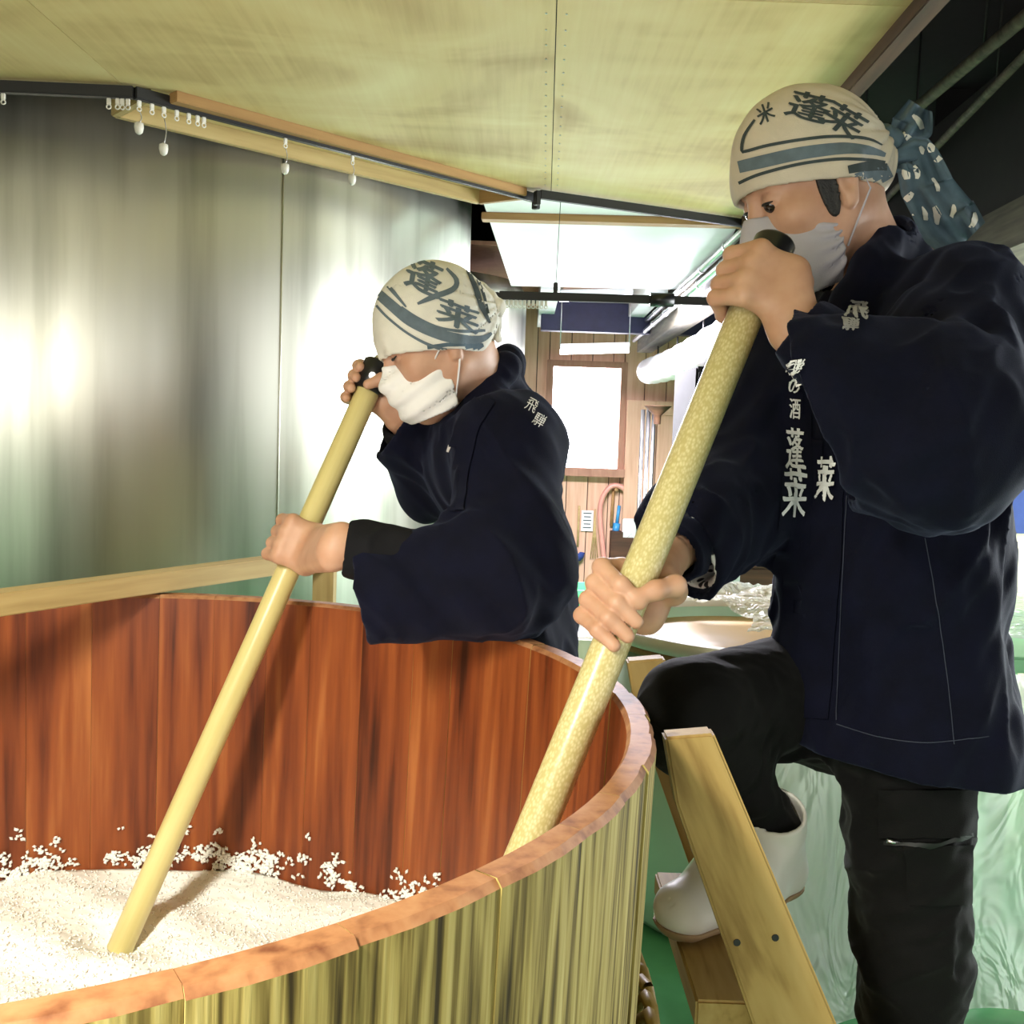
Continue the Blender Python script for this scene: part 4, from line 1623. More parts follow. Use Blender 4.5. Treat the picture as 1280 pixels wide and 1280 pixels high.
# headscarf, mask, hair
scR = sdf_obj('headscarf', scarf_field(O, R, (0.002, 0, 0.048), (0.103, 0.089, 0.108), U(1020, 247, 1.5), (-0.10, 0.05, 0.995), (-0.125, 0.02, 0.045)),
              O - 0.19, O + 0.22, 0.0034, M['scarf_beige'], RMr)
bvS = bvh_of(scR)
lay_it = lambda pts, w, mt, b_, par: ribbon('scarf_stripe', pts, w, b_, mt, par, off=0.0012)
lay_it([(944, 150), (931, 170), (928, 188), (934, 189), (960, 182), (1000, 175), (1040, 171), (1080, 173), (1102, 181)], [3, 4, 4, 4, 4, 4, 4, 4, 2], M['ink_dark'], bvS, scR)
lay_it([(924, 209), (950, 203), (1000, 192), (1050, 186), (1085, 188), (1106, 194)], [15, 16, 16, 15, 11, 5], M['ink'], bvS, scR)
lay_it([(924, 229), (950, 218), (1000, 205), (1049, 199), (1085, 200), (1106, 203)], [4, 4, 4, 4, 4, 3], M['ink_dark'], bvS, scR)
lay_it([(1060, 212), (1084, 208), (1108, 209)], [10, 12, 8], M['ink_dark'], bvS, scR)
v, f_ = strip_px([(1066, 225), (1090, 222), (1112, 212)], [14, 24, 18], 4, 4)
lay('scarf_stripe', v, f_, bvS, M['ink'], scR, off=0.0010, largest=True)
for ch, c, w, h, rt in (('蓬', (1012, 134), 52, 34, -14), ('莱', (1054, 150), 52, 34, -30), ('米', (957, 142), 22, 22, 30)):
    v, f_ = fat_px(ch, c, w, h, e=1.1 if ch != '米' else 0.5, rot=rt, shear=0.2)
    lay('scarf_lettering', v, f_, bvS, M['ink_dark'], scR, off=0.0014)
kn = to_world(O, R, (-0.118, 0.012, 0.036))
knot = sdf_obj('scarf_knot', lambda P: G([EL(kn, (0.022, 0.028, 0.020))], 0.01).d(P) - 0.003 * crease(P, 90, 3, (0.5, 0, 1)), kn - 0.05, kn + 0.05, 0.003, M['ink_blue'], scR)
Dk = 1.50
s1 = sheet('scarf_tail', [(1108, 205), (1124, 182), (1140, 158), (1150, 132)], [8, 20, 25, 17], Dk, 0.022, M['ink_blue'], scR)
s2 = sheet('scarf_tail', [(1106, 205), (1146, 196), (1160, 234), (1186, 276), (1207, 300)], [8, 26, 34, 40, 30], Dk - 0.01, 0.026, M['ink_blue'], scR)
for s_, marks in ((s1, [((1140, 143), (1152, 162)), ((1130, 166), (1137, 180)), ((1120, 186), (1128, 196))]),
                  (s2, [((1180, 186), (1170, 202)), ((1128, 212), (1134, 224)), ((1142, 208), (1146, 224)), ((1166, 222), (1172, 240)), ((1150, 182), (1152, 192)),
                        ((1160, 180), (1164, 190)), ((1125, 256), (1140, 240)), ((1152, 258), (1156, 276)), ((1168, 258), (1172, 280)), ((1192, 256), (1188, 272)),
                        ((1217, 266), (1214, 284)), ((1205, 303), (1196, 314)), ((1140, 268), (1136, 276))])):
    me_ = s_.data
    bvx = BVHTree.FromPolygons([v_.co[:] for v_ in me_.vertices], [tuple(p.vertices) for p in me_.polygons])
    for a_, b_ in marks:
        v, f_ = strip_px([a_, ((a_[0] + b_[0]) / 2 + 2, (a_[1] + b_[1]) / 2), b_], [3, 8, 5], 3, 2)
        lay('scarf_mark', v, f_, bvx, M['scarf'], s_, off=0.0015)
sdf_obj('face_mask', mask_field(O, R, False, True, 0.36, 0.018), O - 0.17, O + 0.15, 0.0026, M['mask_grey'], RMr)
mk = [to_world(O, R, q) for q in ((0.022, 0.066, -0.030), (0.0, 0.076, -0.010), (-0.028, 0.084, 0.004), (-0.030, 0.084, -0.018), (-0.004, 0.074, -0.050), (0.016, 0.062, -0.078))]
tube('ear_loop', mk, 0.0014, M['mask_grey'], RMr, 8)


def hair_field(O, R, sideburn=True):
    def f(P):
        q = local(O, R, P)
        d = HEADF(q) - 0.0035 - 0.0010 * np.sin(q[:, 1] * 700 + q[:, 0] * 300) * np.sin(q[:, 0] * 500)
        reg = smin(EL((-0.085, 0, 0.0), (0.055, 0.075, 0.068)).d(q), EL((-0.01, 0, 0.11), (0.09, 0.09, 0.06)).d(q), 0.01)
        qa = np.stack([q[:, 0], np.abs(q[:, 1]), q[:, 2]], 1)
        if sideburn:
            reg = np.minimum(reg, EL((0.022, 0.070, 0.004), (0.0125, 0.03, 0.040)).d(qa))
        return smax(d, reg, 0.002)
    return f


sdf_obj('hair', hair_field(O, R), O - 0.15, O + 0.16, 0.0032, M['hair'], RMr)

# ---------------------------------------------------------------- worker behind the tub
pl_ = U(650, 800, 1.85)
LMr = empty('person', (pl_.x, 1.88, 0.0), 'person in navy jacket and white pleated mask bent over behind the tub', 'person')
O2, R2h = head_frame(U(551, 432, 1.74), 16, 27, scale=0.94)
nb2 = U(615, 507, 1.83)
shL2, shR2 = va(U(636, 560, 1.68)), va(U(605, 548, 1.99))
elL2, wrL2 = va(U(632, 715, 1.56)), va(U(421, 684, 1.53))
elR2, wrR2 = va(U(540, 604, 1.95)), va(U(500, 513, 1.84))
shc2 = (shL2 + shR2) / 2
ws2, hp2 = va(U(645, 700, 1.85)), va(U(650, 860, 1.90))
hipA, hipB = hp2 + [0, -0.09, -0.02], hp2 + [0, 0.09, -0.02]
kA, kB = np.array([hp2[0] - 0.02, hp2[1] - 0.10, 0.47]), np.array([hp2[0] - 0.02, hp2[1] + 0.10, 0.47])
aA, aB = np.array([hp2[0] + 0.03, hp2[1] - 0.10, 0.10]), np.array([hp2[0] + 0.03, hp2[1] + 0.11, 0.10])
g_lo, g_up = on_pole(p1b, p1t, 682), on_pole(p1b, p1t, 478)
hA = Hand(*grip(g_lo, p1z, (0.25, -0.95, 0), R1, (-1, 0, 0), wrL2), wrL2, elL2)
hB = Hand(*grip(g_up, p1z, (0.35, 0.94, 0), R1, (-1, 0.2, 0), wrR2, 0.55, 0.3, True), wrR2, elR2)
tl2 = np.array([0.0, -1.0, 0])
body2 = G([RC(shL2, shR2, 0.05, 0.05), RC(shc2, ws2, 0.07, 0.075, (tl2, 1.6)), RC(ws2, hp2, 0.075, 0.085, (tl2, 1.5)),
           RC(shL2, elL2, 0.045, 0.04), RC(elL2, elL2 + (wrL2 - elL2) * 0.9, 0.04, 0.027), RC(shR2, elR2, 0.042, 0.035), RC(elR2, elR2 + (wrR2 - elR2) * 0.9, 0.034, 0.026),
           RC(hipA, kA, 0.075, 0.05), RC(kA, aA, 0.05, 0.035), RC(hipB, kB, 0.075, 0.05), RC(kB, aB, 0.05, 0.035), RC(shc2, nb2, 0.045, 0.045),
           RC(aA, aA + np.array([-0.11, 0, -0.05]), 0.035, 0.028), RC(aB, aB + np.array([-0.11, 0, -0.05]), 0.035, 0.028)], 0.03)
lo, hi = bounds([shL2, shR2, elL2, elR2, wrL2, aA, aB, [aA[0], aA[1], 0]], 0.13)
np_mesh('body', [surface('b', body2.d, lo, hi, 0.008, None), build_head(O2, R2h, nb2, 'b'), build_hand(hA, wrL2, g_lo), build_hand(hB, wrR2, g_up)], M['skin'], LMr)
eye_parts(O2, R2h, LMr, (1, -1), True)
opA = va(U(468, 738, 1.535))
opB = va(U(497, 545, 1.87))
torso2 = G([RC(va(U(618, 575, 1.84)), ws2, 0.095, 0.098, (tl2, 1.65)), RC(ws2, hp2 - [0, 0, 0.05], 0.098, 0.112, (tl2, 1.55)),
            RC(shL2, shR2, 0.078, 0.075), RC(va(nb2), shc2, 0.066, 0.08), EL(va(U(648, 590, 1.84)), (0.075, 0.15, 0.13)), EL(va(U(580, 575, 1.82)), (0.06, 0.12, 0.10))]
           + chain([U(634, 452, 1.86), U(630, 462, 1.78), U(606, 500, 1.745), U(580, 532, 1.74), U(566, 560, 1.74)], 0.020) + chain([U(634, 452, 1.86), U(615, 470, 1.93), U(580, 520, 1.90), U(560, 555, 1.84)], 0.020), 0.03)
sA = G([RC(shL2, elL2, 0.080, 0.088), RC(elL2, opA - (elL2 - opA) * 0.3, 0.088, 0.062), RC(elL2, va(U(476, 775, 1.53)), 0.05, 0.030)], 0.05)
sB = G([RC(shR2, elR2, 0.075, 0.062), RC(elR2, opB - (elR2 - opB) * 0.6, 0.062, 0.050)], 0.04)
cpA, cnA = U(458, 738, 1.53), (0.975, 0.0, 0.22)
cpB, cnB = U(487, 545, 1.86), (0.80, 0.30, -0.50)


def lm_folds(P):
    return 0.0075 * crease(P, 20, 8, (-0.5, 0.2, 0.8)) + 0.0035 * crease(P, 46, 9, (-0.6, 0.1, 0.6))


col2 = EL(va(nb2) + R2h[0] * 0.05 + np.array([0, 0, 0.05]), (0.068, 0.066, 0.075))
lo, hi = bounds([shL2, shR2, elL2, elR2, opA, opB, hp2 + [0.1, 0.2, -0.05], hp2 - [0.1, 0.2, 0.05], va(nb2)], 0.12)
jL = make_jacket('jacket', LMr, torso2, [(sA, cpA, cnA), (sB, cpB, cnB)], [(hp2 - np.array([0, 0, 0.09]), (0, 0, 1))], lo, hi, [col2], lm_folds)
bvL = bvh_of(jL)
for ch, c, w, h in (('飛', (664, 508), 14, 16), ('騨', (673, 526), 14, 16)):
    v, f_ = text_px(ch, c, w, h, rot=-28, bold=0.0)
    lay('lettering', v, f_, bvL, M['white_print'], jL, off=0.003)
ribbon('chest_lettering', [(563, 557), (560, 565)], [4, 3], bvL, M['white_print'], jL)
ribbon('collar_band', [(610, 498), (588, 530), (574, 580), (566, 640)], [22, 28, 30, 30], bvL, M['navy'], jL, off=0.004)
for w_, e_, t1, t0, mt in ((wrL2, elL2, 0.05, 0.8, 'black_cloth'), (wrR2, elR2, 0.14, 0.85, 'black_cloth')):
    a_w = w_ + (e_ - w_) * t1
    a_e = w_ + (e_ - w_) * t0
    ax = unit(a_e - a_w)
    gg = G([RC(a_w - ax * 0.02, a_w + ax * 0.03, 0.037, 0.041), RC(a_w + ax * 0.03, a_e, 0.041, 0.050)], 0.02)

    def fu(P, gg=gg, a_w=a_w, ax=ax):
        d = gg.d(P) - 0.0025 * crease(P, 60, 4, np.cross(ax, [0.3, 0.9, 0.1]))
        d = np.maximum(d, -(d + 0.008))
        return smax(d, -((P - a_w) @ ax), 0.003)
    lo, hi = bounds([a_w, a_e], 0.07)
    sdf_obj('undershirt_sleeve', fu, lo, hi, 0.004, M[mt], LMr)
tr2 = G([RC(hipA, kA, 0.095, 0.075), RC(kA, aA + [0, 0, 0.12], 0.075, 0.068), RC(hipB, kB, 0.095, 0.075), RC(kB, aB + [0, 0, 0.12], 0.075, 0.068),
         RC(hp2, ws2, 0.09, 0.085, (tl2, 1.45))], 0.03)
lo, hi = bounds([hipA, hipB, aA, aB, ws2], 0.14)
sdf_obj('trousers', lambda P: smax(tr2.d(P) - 0.005 * crease(P, 30, 5, (0.8, 0.3, 0.25), 0.25), 0.28 - P[:, 2], 0.004), lo, hi, 0.006, M['trouser'], LMr)
for a_ in (aA, aB):
    boot(LMr, a_ + np.array([0, 0, 0.22]), a_, (-1, 0, 0), 0.0, 0.060, 0.18)
scL = sdf_obj('headscarf', scarf_field(O2, R2h, (-0.008, 0, 0.040), (0.104, 0.090, 0.103), U(540, 450, 1.74), (-0.10, 0.10, 0.99), (-0.12, 0.03, 0.02)),
              O2 - 0.19, O2 + 0.22, 0.0034, M['scarf'], LMr)
bvS2 = bvh_of(scL)
lay_it([(480, 352), (492, 365), (508, 384)], [4, 5, 2], M['ink'], bvS2, scL)
lay_it([(474, 368), (490, 382), (512, 400), (540, 414), (570, 423), (600, 424), (614, 416)], [12, 13, 14, 14, 13, 9, 3], M['ink'], bvS2, scL)
lay_it([(471, 382), (486, 398), (512, 418), (542, 433), (575, 439), (602, 436)], [3, 3, 3, 4, 4, 3], M['ink'], bvS2, scL)
lay_it([(502, 384), (520, 396), (545, 408), (575, 414), (606, 413)], [3, 3, 3, 4, 3], M['ink'], bvS2, scL)
v, f_ = strip_px([(535, 441), (560, 438), (585, 436), (604, 431)], [18, 20, 14, 4], 4, 4)
lay('scarf_stripe', v, f_, bvS2, M['ink_blue'], scL, off=0.0010, largest=True)
lay_it([(584, 338), (594, 360), (602, 384), (612, 404)], [4, 7, 7, 3], M['ink_dark'], bvS2, scL)
lay_it([(590, 336), (602, 362), (610, 392)], [3, 4, 3], M['ink_dark'], bvS2, scL)
for ch, c, w, h, rt in (('蓬', (530, 345), 46, 40, -24), ('莱', (572, 394), 54, 30, -20)):
    v, f_ = fat_px(ch, c, w, h, e=1.4, rot=rt, shear=-0.25)
    lay('scarf_lettering', v, f_, bvS2, M['ink'], scL, off=0.0014)
lay_it([(558, 336), (570, 350), (566, 362), (540, 372), (522, 380)], [3, 6, 7, 7, 3], M['ink'], bvS2, scL)
kn2 = to_world(O2, R2h, (-0.116, 0.020, 0.020))
sdf_obj('scarf_knot', lambda P: G([EL(kn2, (0.016, 0.022, 0.018)), RC(kn2, kn2 + np.array([0.004, -0.01, -0.055]), 0.009, 0.006), RC(kn2, kn2 + np.array([0.004, 0.02, -0.050]), 0.009, 0.006),
                                  RC(kn2 + np.array([-0.004, -0.01, 0.0]), kn2 + np.array([-0.020, -0.012, 0.035]), 0.010, 0.006)], 0.01).d(P) - 0.003 * crease(P, 90, 3, (0.3, 0, 1)),
        kn2 - 0.09, kn2 + 0.09, 0.003, M['scarf'], scL)
mkL = sdf_obj('face_mask', mask_field(O2, R2h, True, False, 0.30, 0.020, drop=0.016), O2 - 0.17, O2 + 0.15, 0.0026, M['mask_white'], LMr)
for a_, b_ in (((0.036, 0.069, -0.016), (-0.012, 0.086, 0.030)), ((0.026, 0.060, -0.088), (-0.020, 0.088, 0.005))):
    m_ = [(a_[i] * 0.5 + b_[i] * 0.5) for i in range(3)]
    m_[1] += 0.006
    tube('ear_loop', [to_world(O2, R2h, q) for q in (a_, m_, b_)], 0.0015, M['mask_white'], mkL, 8)
sdf_obj('hair', hair_field(O2, R2h, False), O2 - 0.15, O2 + 0.16, 0.0032, M['hair'], LMr)
# ================================================================ curtain rails and gliders
CZR = CZ - 0.018


def rail_run(pts, label, w=0.020, h=0.026):
    o = empty('curtain_rail', pts[0], label, 'rail')
    for a, b_ in zip(pts, pts[1:]):
        beam('rail_bar', a, b_, w, h, M['black_metal'], o, 0.002)
    for p, q in ((pts[0], pts[1]), (pts[-1], pts[-2])):
        d = (Vector(p) - Vector(q)).normalized()
        beam('end_stop', Vector(p) - Vector((0, 0, 0.012)), Vector(p) + d * 0.016 - Vector((0, 0, 0.012)), w * 1.2, h * 1.6, M['black_metal'], o, 0.002)
    return o


ra0, ra1, ra2 = Vector((-1.85, 2.345, CZR)), Vector((-0.872, 2.375, CZR)), Vector((0.035, 3.275, CZR))
rail_run([ra0, ra1, ra2], 'black angled curtain rail along the edge of the plywood ceiling by the tank')
rail_run([Vector((0.05, 3.225, CZR)), Vector((0.74, 3.545, CZR))], 'black straight curtain rail at the back edge of the plywood ceiling')


def at_px(a, b_, px):
    lo_, hi_ = 0.0, 1.0
    for _ in range(40):
        m_ = (lo_ + hi_) / 2
        if proj(a + (b_ - a) * m_)[0] < px:
            lo_ = m_
        else:
            hi_ = m_
    return a + (b_ - a) * lo_


def glider(p, d, hang, label, group, sc=0.8):
    o = empty('curtain_glider', p, label, 'curtain hook', group)
    x_, y_, z_ = frame_x((0, 0, 0), d)
    bm = bmesh.new()
    bm_box(bm, (0, 0, -0.009 * sc), (0.012 * sc, 0.007 * sc, 0.018 * sc))
    bmesh.ops.bevel(bm, geom=bm.edges[:], offset=0.002 * sc, segments=1, affect='EDGES')
    from_bm('slider', bm, M['white_plastic'], o, mw=mat4(x_, y_, z_, p))
    ring = [p + Vector((0, 0, -0.024 * sc)) + (x_ * math.cos(t) + z_ * math.sin(t)) * 0.006 * sc for t in (i * math.pi / 6 for i in range(13))]
    tube('eyelet', ring, 0.002 * sc, M['white_plastic'], o, 6)
    if hang:
        q = p + Vector((0, 0, -0.028 * sc))
        pts = [q + x_ * (0.006 * math.sin(t * math.pi)) + Vector((0, 0, -hang * t)) for t in (0, .2, .4, .6, .8, 1)]
        tube('hook_wire', pts, 0.0012, M['steel'], o, 6)
        e = pts[-1]
        bm = bmesh.new()
        bm_tube(bm, [e + Vector((0, 0, 0.003)), e, e + Vector((0, 0, -0.010)), e + Vector((0, 0, -0.020)), e + Vector((0, 0, -0.024))], [0.004, 0.010, 0.0105, 0.008, 0.003], 12)
        from_bm('clip', bm, M['white_plastic'], o)


dA = (ra2 - ra1)
lowA = Vector((0, 0, -0.013))
for px, hang in ((174, 0.028), (205, 0.062), (357, 0.042), (441, 0.030)):
    glider(at_px(ra1, ra2, px) + lowA, dA, hang, 'white curtain glider with a dangling wire hook and clip on the angled rail', 'gliders with dangling clips on the angled rail')
for px in (190, 221, 236, 247, 255):
    glider(at_px(ra1, ra2, px) + lowA, dA, 0, 'bare white curtain glider on the angled part of the rail by the tank', 'bare gliders on the angled rail')
for px in (4, 136, 147, 153, 160):
    glider(at_px(ra0, ra1, px) + lowA, ra1 - ra0, 0, 'bare white curtain glider on the straight part of the rail by the tank', 'bare gliders on the straight rail part')
# low rail hung on a wire over the passage
rc0, rc1 = U(624, 369, 3.36), U(968, 379, 3.36)
o = rail_run([rc0, rc1], 'black curtain rail hung on a thin wire across the passage', 0.018, 0.026)
wp_ = at_px(rc0, rc1, 694)
tube('hanging_wire', [wp_, Vector((wp_.x + 0.006, wp_.y, CZ + 0.012))], 0.0012, M['black_metal'], o, 6)
beam('wire_bracket', wp_ + Vector((0, 0, 0.0)), wp_ + Vector((0, 0, 0.045)), 0.014, 0.014, M['black_metal'], o, 0.002)
for i in range(11):
    glider(at_px(rc0, rc1, 629 + i * 5.4) + lowA, rc1 - rc0, 0, 'small white glider in the row on the hung rail', 'gliders on the hung rail', 0.85)
tube('clamp_collar', [at_px(rc0, rc1, 820) - Vector((0.02, 0, 0)), at_px(rc0, rc1, 842)], 0.022, M['black_plastic'], o, 12)

# ================================================================ passage, right side: purlin, conduits, wrapped duct, lamps
T(beam('ceiling_purlin', (0.84, 3.66, CZ - 0.05), (0.88, 7.3, CZ - 0.05), 0.10, 0.22, M['grey_beam']), kind='structure')
for i, (dx, z) in enumerate(((-0.075, CZ - 0.02), (-0.085, CZ - 0.085))):
    a, b_ = Vector((0.84 + dx, 3.6, z)), Vector((0.88 + dx, 7.2, z))
    c = empty('conduit', a, ('upper' if i == 0 else 'lower') + ' bright steel conduit clipped along the beam over the passage', 'pipe')
    tube('conduit_pipe', [a, b_], 0.015, M['steel'], c)
    for t in (0.1, 0.25, 0.4, 0.55, 0.7, 0.85):
        p = a + (b_ - a) * t
        tube('pipe_clip', [p - (b_ - a).normalized() * 0.012, p + (b_ - a).normalized() * 0.012], 0.0185, M['steel'], c, 10)
# white plastic-wrapped duct sagging below the beam
M['wrap'] = plain('white_wrap', (0.85, 0.86, 0.90), 0.35, var=0.04, scale=20, bump=0.6, bscale=30)
pts, rr = [], []
for i in range(25):
    t = i / 24
    pts.append(Vector((0.87 + 0.02 * t, 3.75 + 3.3 * t, 1.62 - 0.03 * math.sin(t * 3.1))))
    rr.append(0.085 + 0.006 * math.sin(i * 2.1))
dct = empty('wrapped_duct', pts[0], 'white plastic wrapped duct sagging under the beam over the passage', 'duct')
tube('duct', pts, rr, M['wrap'], dct, 20)
for i in (3, 9, 15, 21):
    tube('duct_strap', [pts[i] + Vector((0, 0, rr[i] - 0.01)), pts[i] + Vector((0, 0, 0.145))], 0.005, M['black_metal'], dct, 6)
for (px0, px1, py, D, lb) in ((700, 786, 440, 6.3, 'long lit fluorescent lamp under the blue lintel before the window'), (700, 790, 374, 5.60, 'lit fluorescent lamp at the end of the white ceiling')):
    a, b_ = U(px0, py, D), U(px1, py - 2, D)
    lo_ = empty('fluorescent_lamp', a, lb, 'lamp')
    beam('lamp_housing', a + Vector((0, 0, 0.03)), b_ + Vector((0, 0, 0.03)), 0.09, 0.03, M['white_board'], lo_, 0.003)
    tube('lamp_tube', [a, b_], 0.014, M['lens'], lo_, 12)
    for p in (a, b_):
        tube('lamp_rod', [p + Vector((0, 0, 0.04)), Vector((p.x, p.y, 2.138))], 0.004, M['steel'], lo_, 6)

# ================================================================ things on the far wall
YW = WY + 0.018
def hang_line(name, pts, r_, mat, parent):
    return tube(name, [U(x, y, YW) for x, y in pts], r_, mat, parent, 8)
o = empty('ladle', U(721, 702, YW), 'long handled dark ladle hanging on the board wall under the window', 'ladle')
hang_line('handle', [(724, 632), (722, 682)], 0.008, M['lumber'], o)
c = U(721, 694, YW - 0.03)
lathe('bowl', [(0.0, -0.045), (0.03, -0.04), (0.052, -0.012), (0.056, 0.02), (0.050, 0.02), (0.046, -0.01), (0.0, -0.036)], c, M['blue_cloth'], o, 24)
o = empty('notice', U(735, 650, YW), 'small white paper notice pinned on the board wall by the ladle', 'notice')
p = U(734, 651, YW)
box('sheet', p, (0.085, 0.003, 0.15), M['paper'], o)
for i in range(5):
    box('text_line', p + Vector((0.0, -0.003, 0.055 - i * 0.026)), (0.06 - 0.01 * (i % 2), 0.001, 0.007), M['ink_dark'], o)
o = empty('whisk', U(742, 690, YW), 'thin bamboo whisk hanging beside the paper notice', 'whisk')
for dx in (-4, -1, 2, 5):
    hang_line('tine', [(744, 636), (743 + dx * 0.3, 665), (742 + dx, 698)], 0.004, M['lumber'], o)
hz = [(757, 716), (752, 670), (750, 640), (754, 620), (764, 608), (775, 608), (786, 618), (793, 640), (796, 670), (797, 705)]
o = empty('hose', U(757, 716, YW), 'pink rubber hose looped over a peg on the far wall', 'hose')
pts = [va(U(x, y, YW - 0.055)) for x, y in hz]
fine_ = []
for i in range(len(pts) - 1):
    for t in (0, .33, .66):
        p0, p1, p2, p3 = pts[max(i - 1, 0)], pts[i], pts[i + 1], pts[min(i + 2, len(pts) - 1)]
        fine_.append(0.5 * (2 * p1 + (p2 - p0) * t + (2 * p0 - 5 * p1 + 4 * p2 - p3) * t * t + (3 * p1 - p0 - 3 * p2 + p3) * t ** 3))
tube('hose_run', fine_ + [pts[-1]], 0.019, M['pink_hose'], o, 12)
tube('peg', [U(770, 612, YW), U(770, 612, YW - 0.07)], 0.012, M['batten'], o, 8)
o = empty('scrubbing_brush', U(770, 660, YW), 'bright blue brush hanging inside the pink hose loop', 'brush')
hang_line('handle', [(774, 632), (771, 655)], 0.012, M['blue_plastic'], o)
hang_line('head', [(771, 654), (769, 668)], 0.026, M['blue_plastic'], o)
o = empty('wooden_stick', U(764, 660, YW), 'flat wooden stick hanging inside the pink hose loop', 'stick')
hang_line('stick', [(767, 612), (764, 658)], 0.012, M['batten'], o)
p = U(784, 690, YW)
o = empty('wall_shelf', p, 'small dark wooden wall box with white packet behind the hose', 'shelf')
box('shelf_box', U(776, 690, YW - 0.05), (0.16, 0.12, 0.30), M['brown_beam'], o, 0.004)
box('packet', U(786, 660, YW - 0.06), (0.10, 0.1, 0.14), M['paper'], o, 0.006)
# wooden door beside the window with glazed upper strip
dl, dr_ = U(784, 500, WY - 0.05), U(872, 722, WY - 0.05)
o = T(empty('door_1', (dl.x, dl.y, 0)), kind='structure')
for nm, x0, x1, z0, z1 in (('door_stile', dl.x, dl.x + 0.10, 0.0, dl.z), ('door_stile', dr_.x - 0.1, dr_.x, 0.0, dl.z), ('door_rail', dl.x + 0.1, dr_.x - 0.1, dl.z - 0.1, dl.z),
                           ('door_rail', dl.x + 0.1, dr_.x - 0.1, 0.62, 0.72), ('door_rail', dl.x + 0.1, dr_.x - 0.1, 0.0, 0.12)):
    box(nm, ((x0 + x1) / 2, WY - 0.05, (z0 + z1) / 2), (x1 - x0, 0.04, z1 - z0), M['wallboard'], o, 0.004)
for i in range(3):
    w = (dr_.x - dl.x - 0.2) / 3
    for z0, z1 in ((0.12, 0.62), (0.72, dl.z - 0.1)):
        box('door_panel', (dl.x + 0.1 + w * (i + 0.5), WY - 0.04, (z0 + z1) / 2), (w - 0.008, 0.018, z1 - z0), M['wallboard'], o, 0.003)
# steel pipes with a funnel before the door
o = empty('funnel_pipe', U(815, 690, 6.0), 'upright steel pipes with a dark funnel on top before the wooden door', 'pipe')
for px in (804, 811, 818):
    a = U(px, 512, 6.0)
    tube('pipe', [(a.x, a.y, 0.0), (a.x, a.y, a.z)], 0.012, M['steel'], o, 12)
c = U(822, 515, 5.98)
lathe('funnel', [(0.02, -0.07), (0.022, -0.02), (0.075, 0.03), (0.08, 0.035), (0.07, 0.035), (0.016, -0.01)], c, M['brown_beam'], o, 24)
box('pipe_base', (U(811, 512, 6.0).x, 6.0, 0.02), (0.16, 0.1, 0.04), M['steel'], o, 0.004)
# tall black cabinet
cx0, cx1 = U(874, 420, 4.3).x, U(1010, 420, 4.3).x
cabz = U(900, 458, 4.3).z
o = empty('cabinet', ((cx0 + cx1) / 2, 4.6, 0), 'tall black cabinet with a small white label behind the speckled pole', 'cabinet')
box('carcass', ((cx0 + cx1) / 2, 4.62, cabz / 2 + 0.02), (cx1 - cx0, 0.58, cabz - 0.04), M['trouser'], o, 0.008)
box('door', ((cx0 + cx1) / 2, 4.322, cabz * 0.5 + 0.1), (cx1 - cx0 - 0.02, 0.022, cabz - 0.24), M['trouser'], o, 0.005)
p = U(928, 493, 4.30)
box('label_plate', (p.x, 4.308, p.z), (0.10, 0.004, 0.018), M['paper'], o)
for i in range(6):
    box('label_mark', (p.x - 0.04 + i * 0.015, 4.305, p.z), (0.006, 0.002, 0.011), M['ink_dark'], o)
for sx_ in (cx0 + 0.04, cx1 - 0.04):
    box('foot', (sx_, 4.6, 0.02), (0.05, 0.5, 0.04), M['black_metal'], o, 0.003)

# ================================================================ green vat with film behind the step ladder
VC = Vector((0.66, 2.62, 0))
VR, VZ = 0.40, 0.72
o = empty('round_vat', VC, 'pale green round vat with a white rim, boards and rice under clear film', 'vat')
lathe('vat_wall', [(0.0, 0.02), (VR - 0.05, 0.0), (VR - 0.02, 0.03), (VR, VZ - 0.02), (VR - 0.012, VZ - 0.02), (VR - 0.03, VZ - 0.10), (0.0, VZ - 0.10)], VC, M['green_vat'], o, 80)
lathe('vat_rim', [(VR - 0.012, VZ - 0.030), (VR + 0.026, VZ - 0.030), (VR + 0.030, VZ - 0.014), (VR + 0.022, VZ), (VR - 0.012, VZ), (VR - 0.018, VZ - 0.01), (VR - 0.012, VZ - 0.030)], VC, M['white_plastic'], o, 80)
lathe('rim_band', [(VR + 0.001, VZ - 0.05), (VR + 0.022, VZ - 0.046), (VR + 0.022, VZ - 0.030), (VR + 0.001, VZ - 0.030)], VC, M['batten'], o, 80)
lathe('inner_board', [(0.0, VZ - 0.062), (VR - 0.024, VZ - 0.062), (VR - 0.024, VZ - 0.052), (0.0, VZ - 0.052)], VC, M['vat_board'], o, 64)
# crumpled clear film over the far half of the vat
vs, fs = [], []
NU, NV = 46, 46
for i in range(NU + 1):
    for k in range(NV + 1):
        u_, v_ = i / NU, k / NV
        x = VC.x - 0.13 + 0.62 * u_ + 0.05 * math.sin(v_ * 6)
        y = VC.y - 0.34 + 0.76 * v_
        z = VZ + 0.014 + 0.020 * abs(math.sin(9 * u_ + 3 * math.sin(5 * v_))) + 0.018 * abs(math.sin(11 * v_ + 2.4 * math.sin(7 * u_ + 1))) + rnd.uniform(0, 0.008)
        r_ = math.hypot(x - VC.x, y - VC.y)
        if r_ > VR + 0.04:
            z -= (r_ - VR - 0.04) * 1.2
        vs.append((x, y, z))
for i in range(NU):
    for k in range(NV):
        fs.append((i * (NV + 1) + k, (i + 1) * (NV + 1) + k, (i + 1) * (NV + 1) + k + 1, i * (NV + 1) + k + 1))
T(mesh('clear_film', vs, fs, M['film'], None, False), 'crumpled clear plastic film lying over the round green vat', 'plastic film')

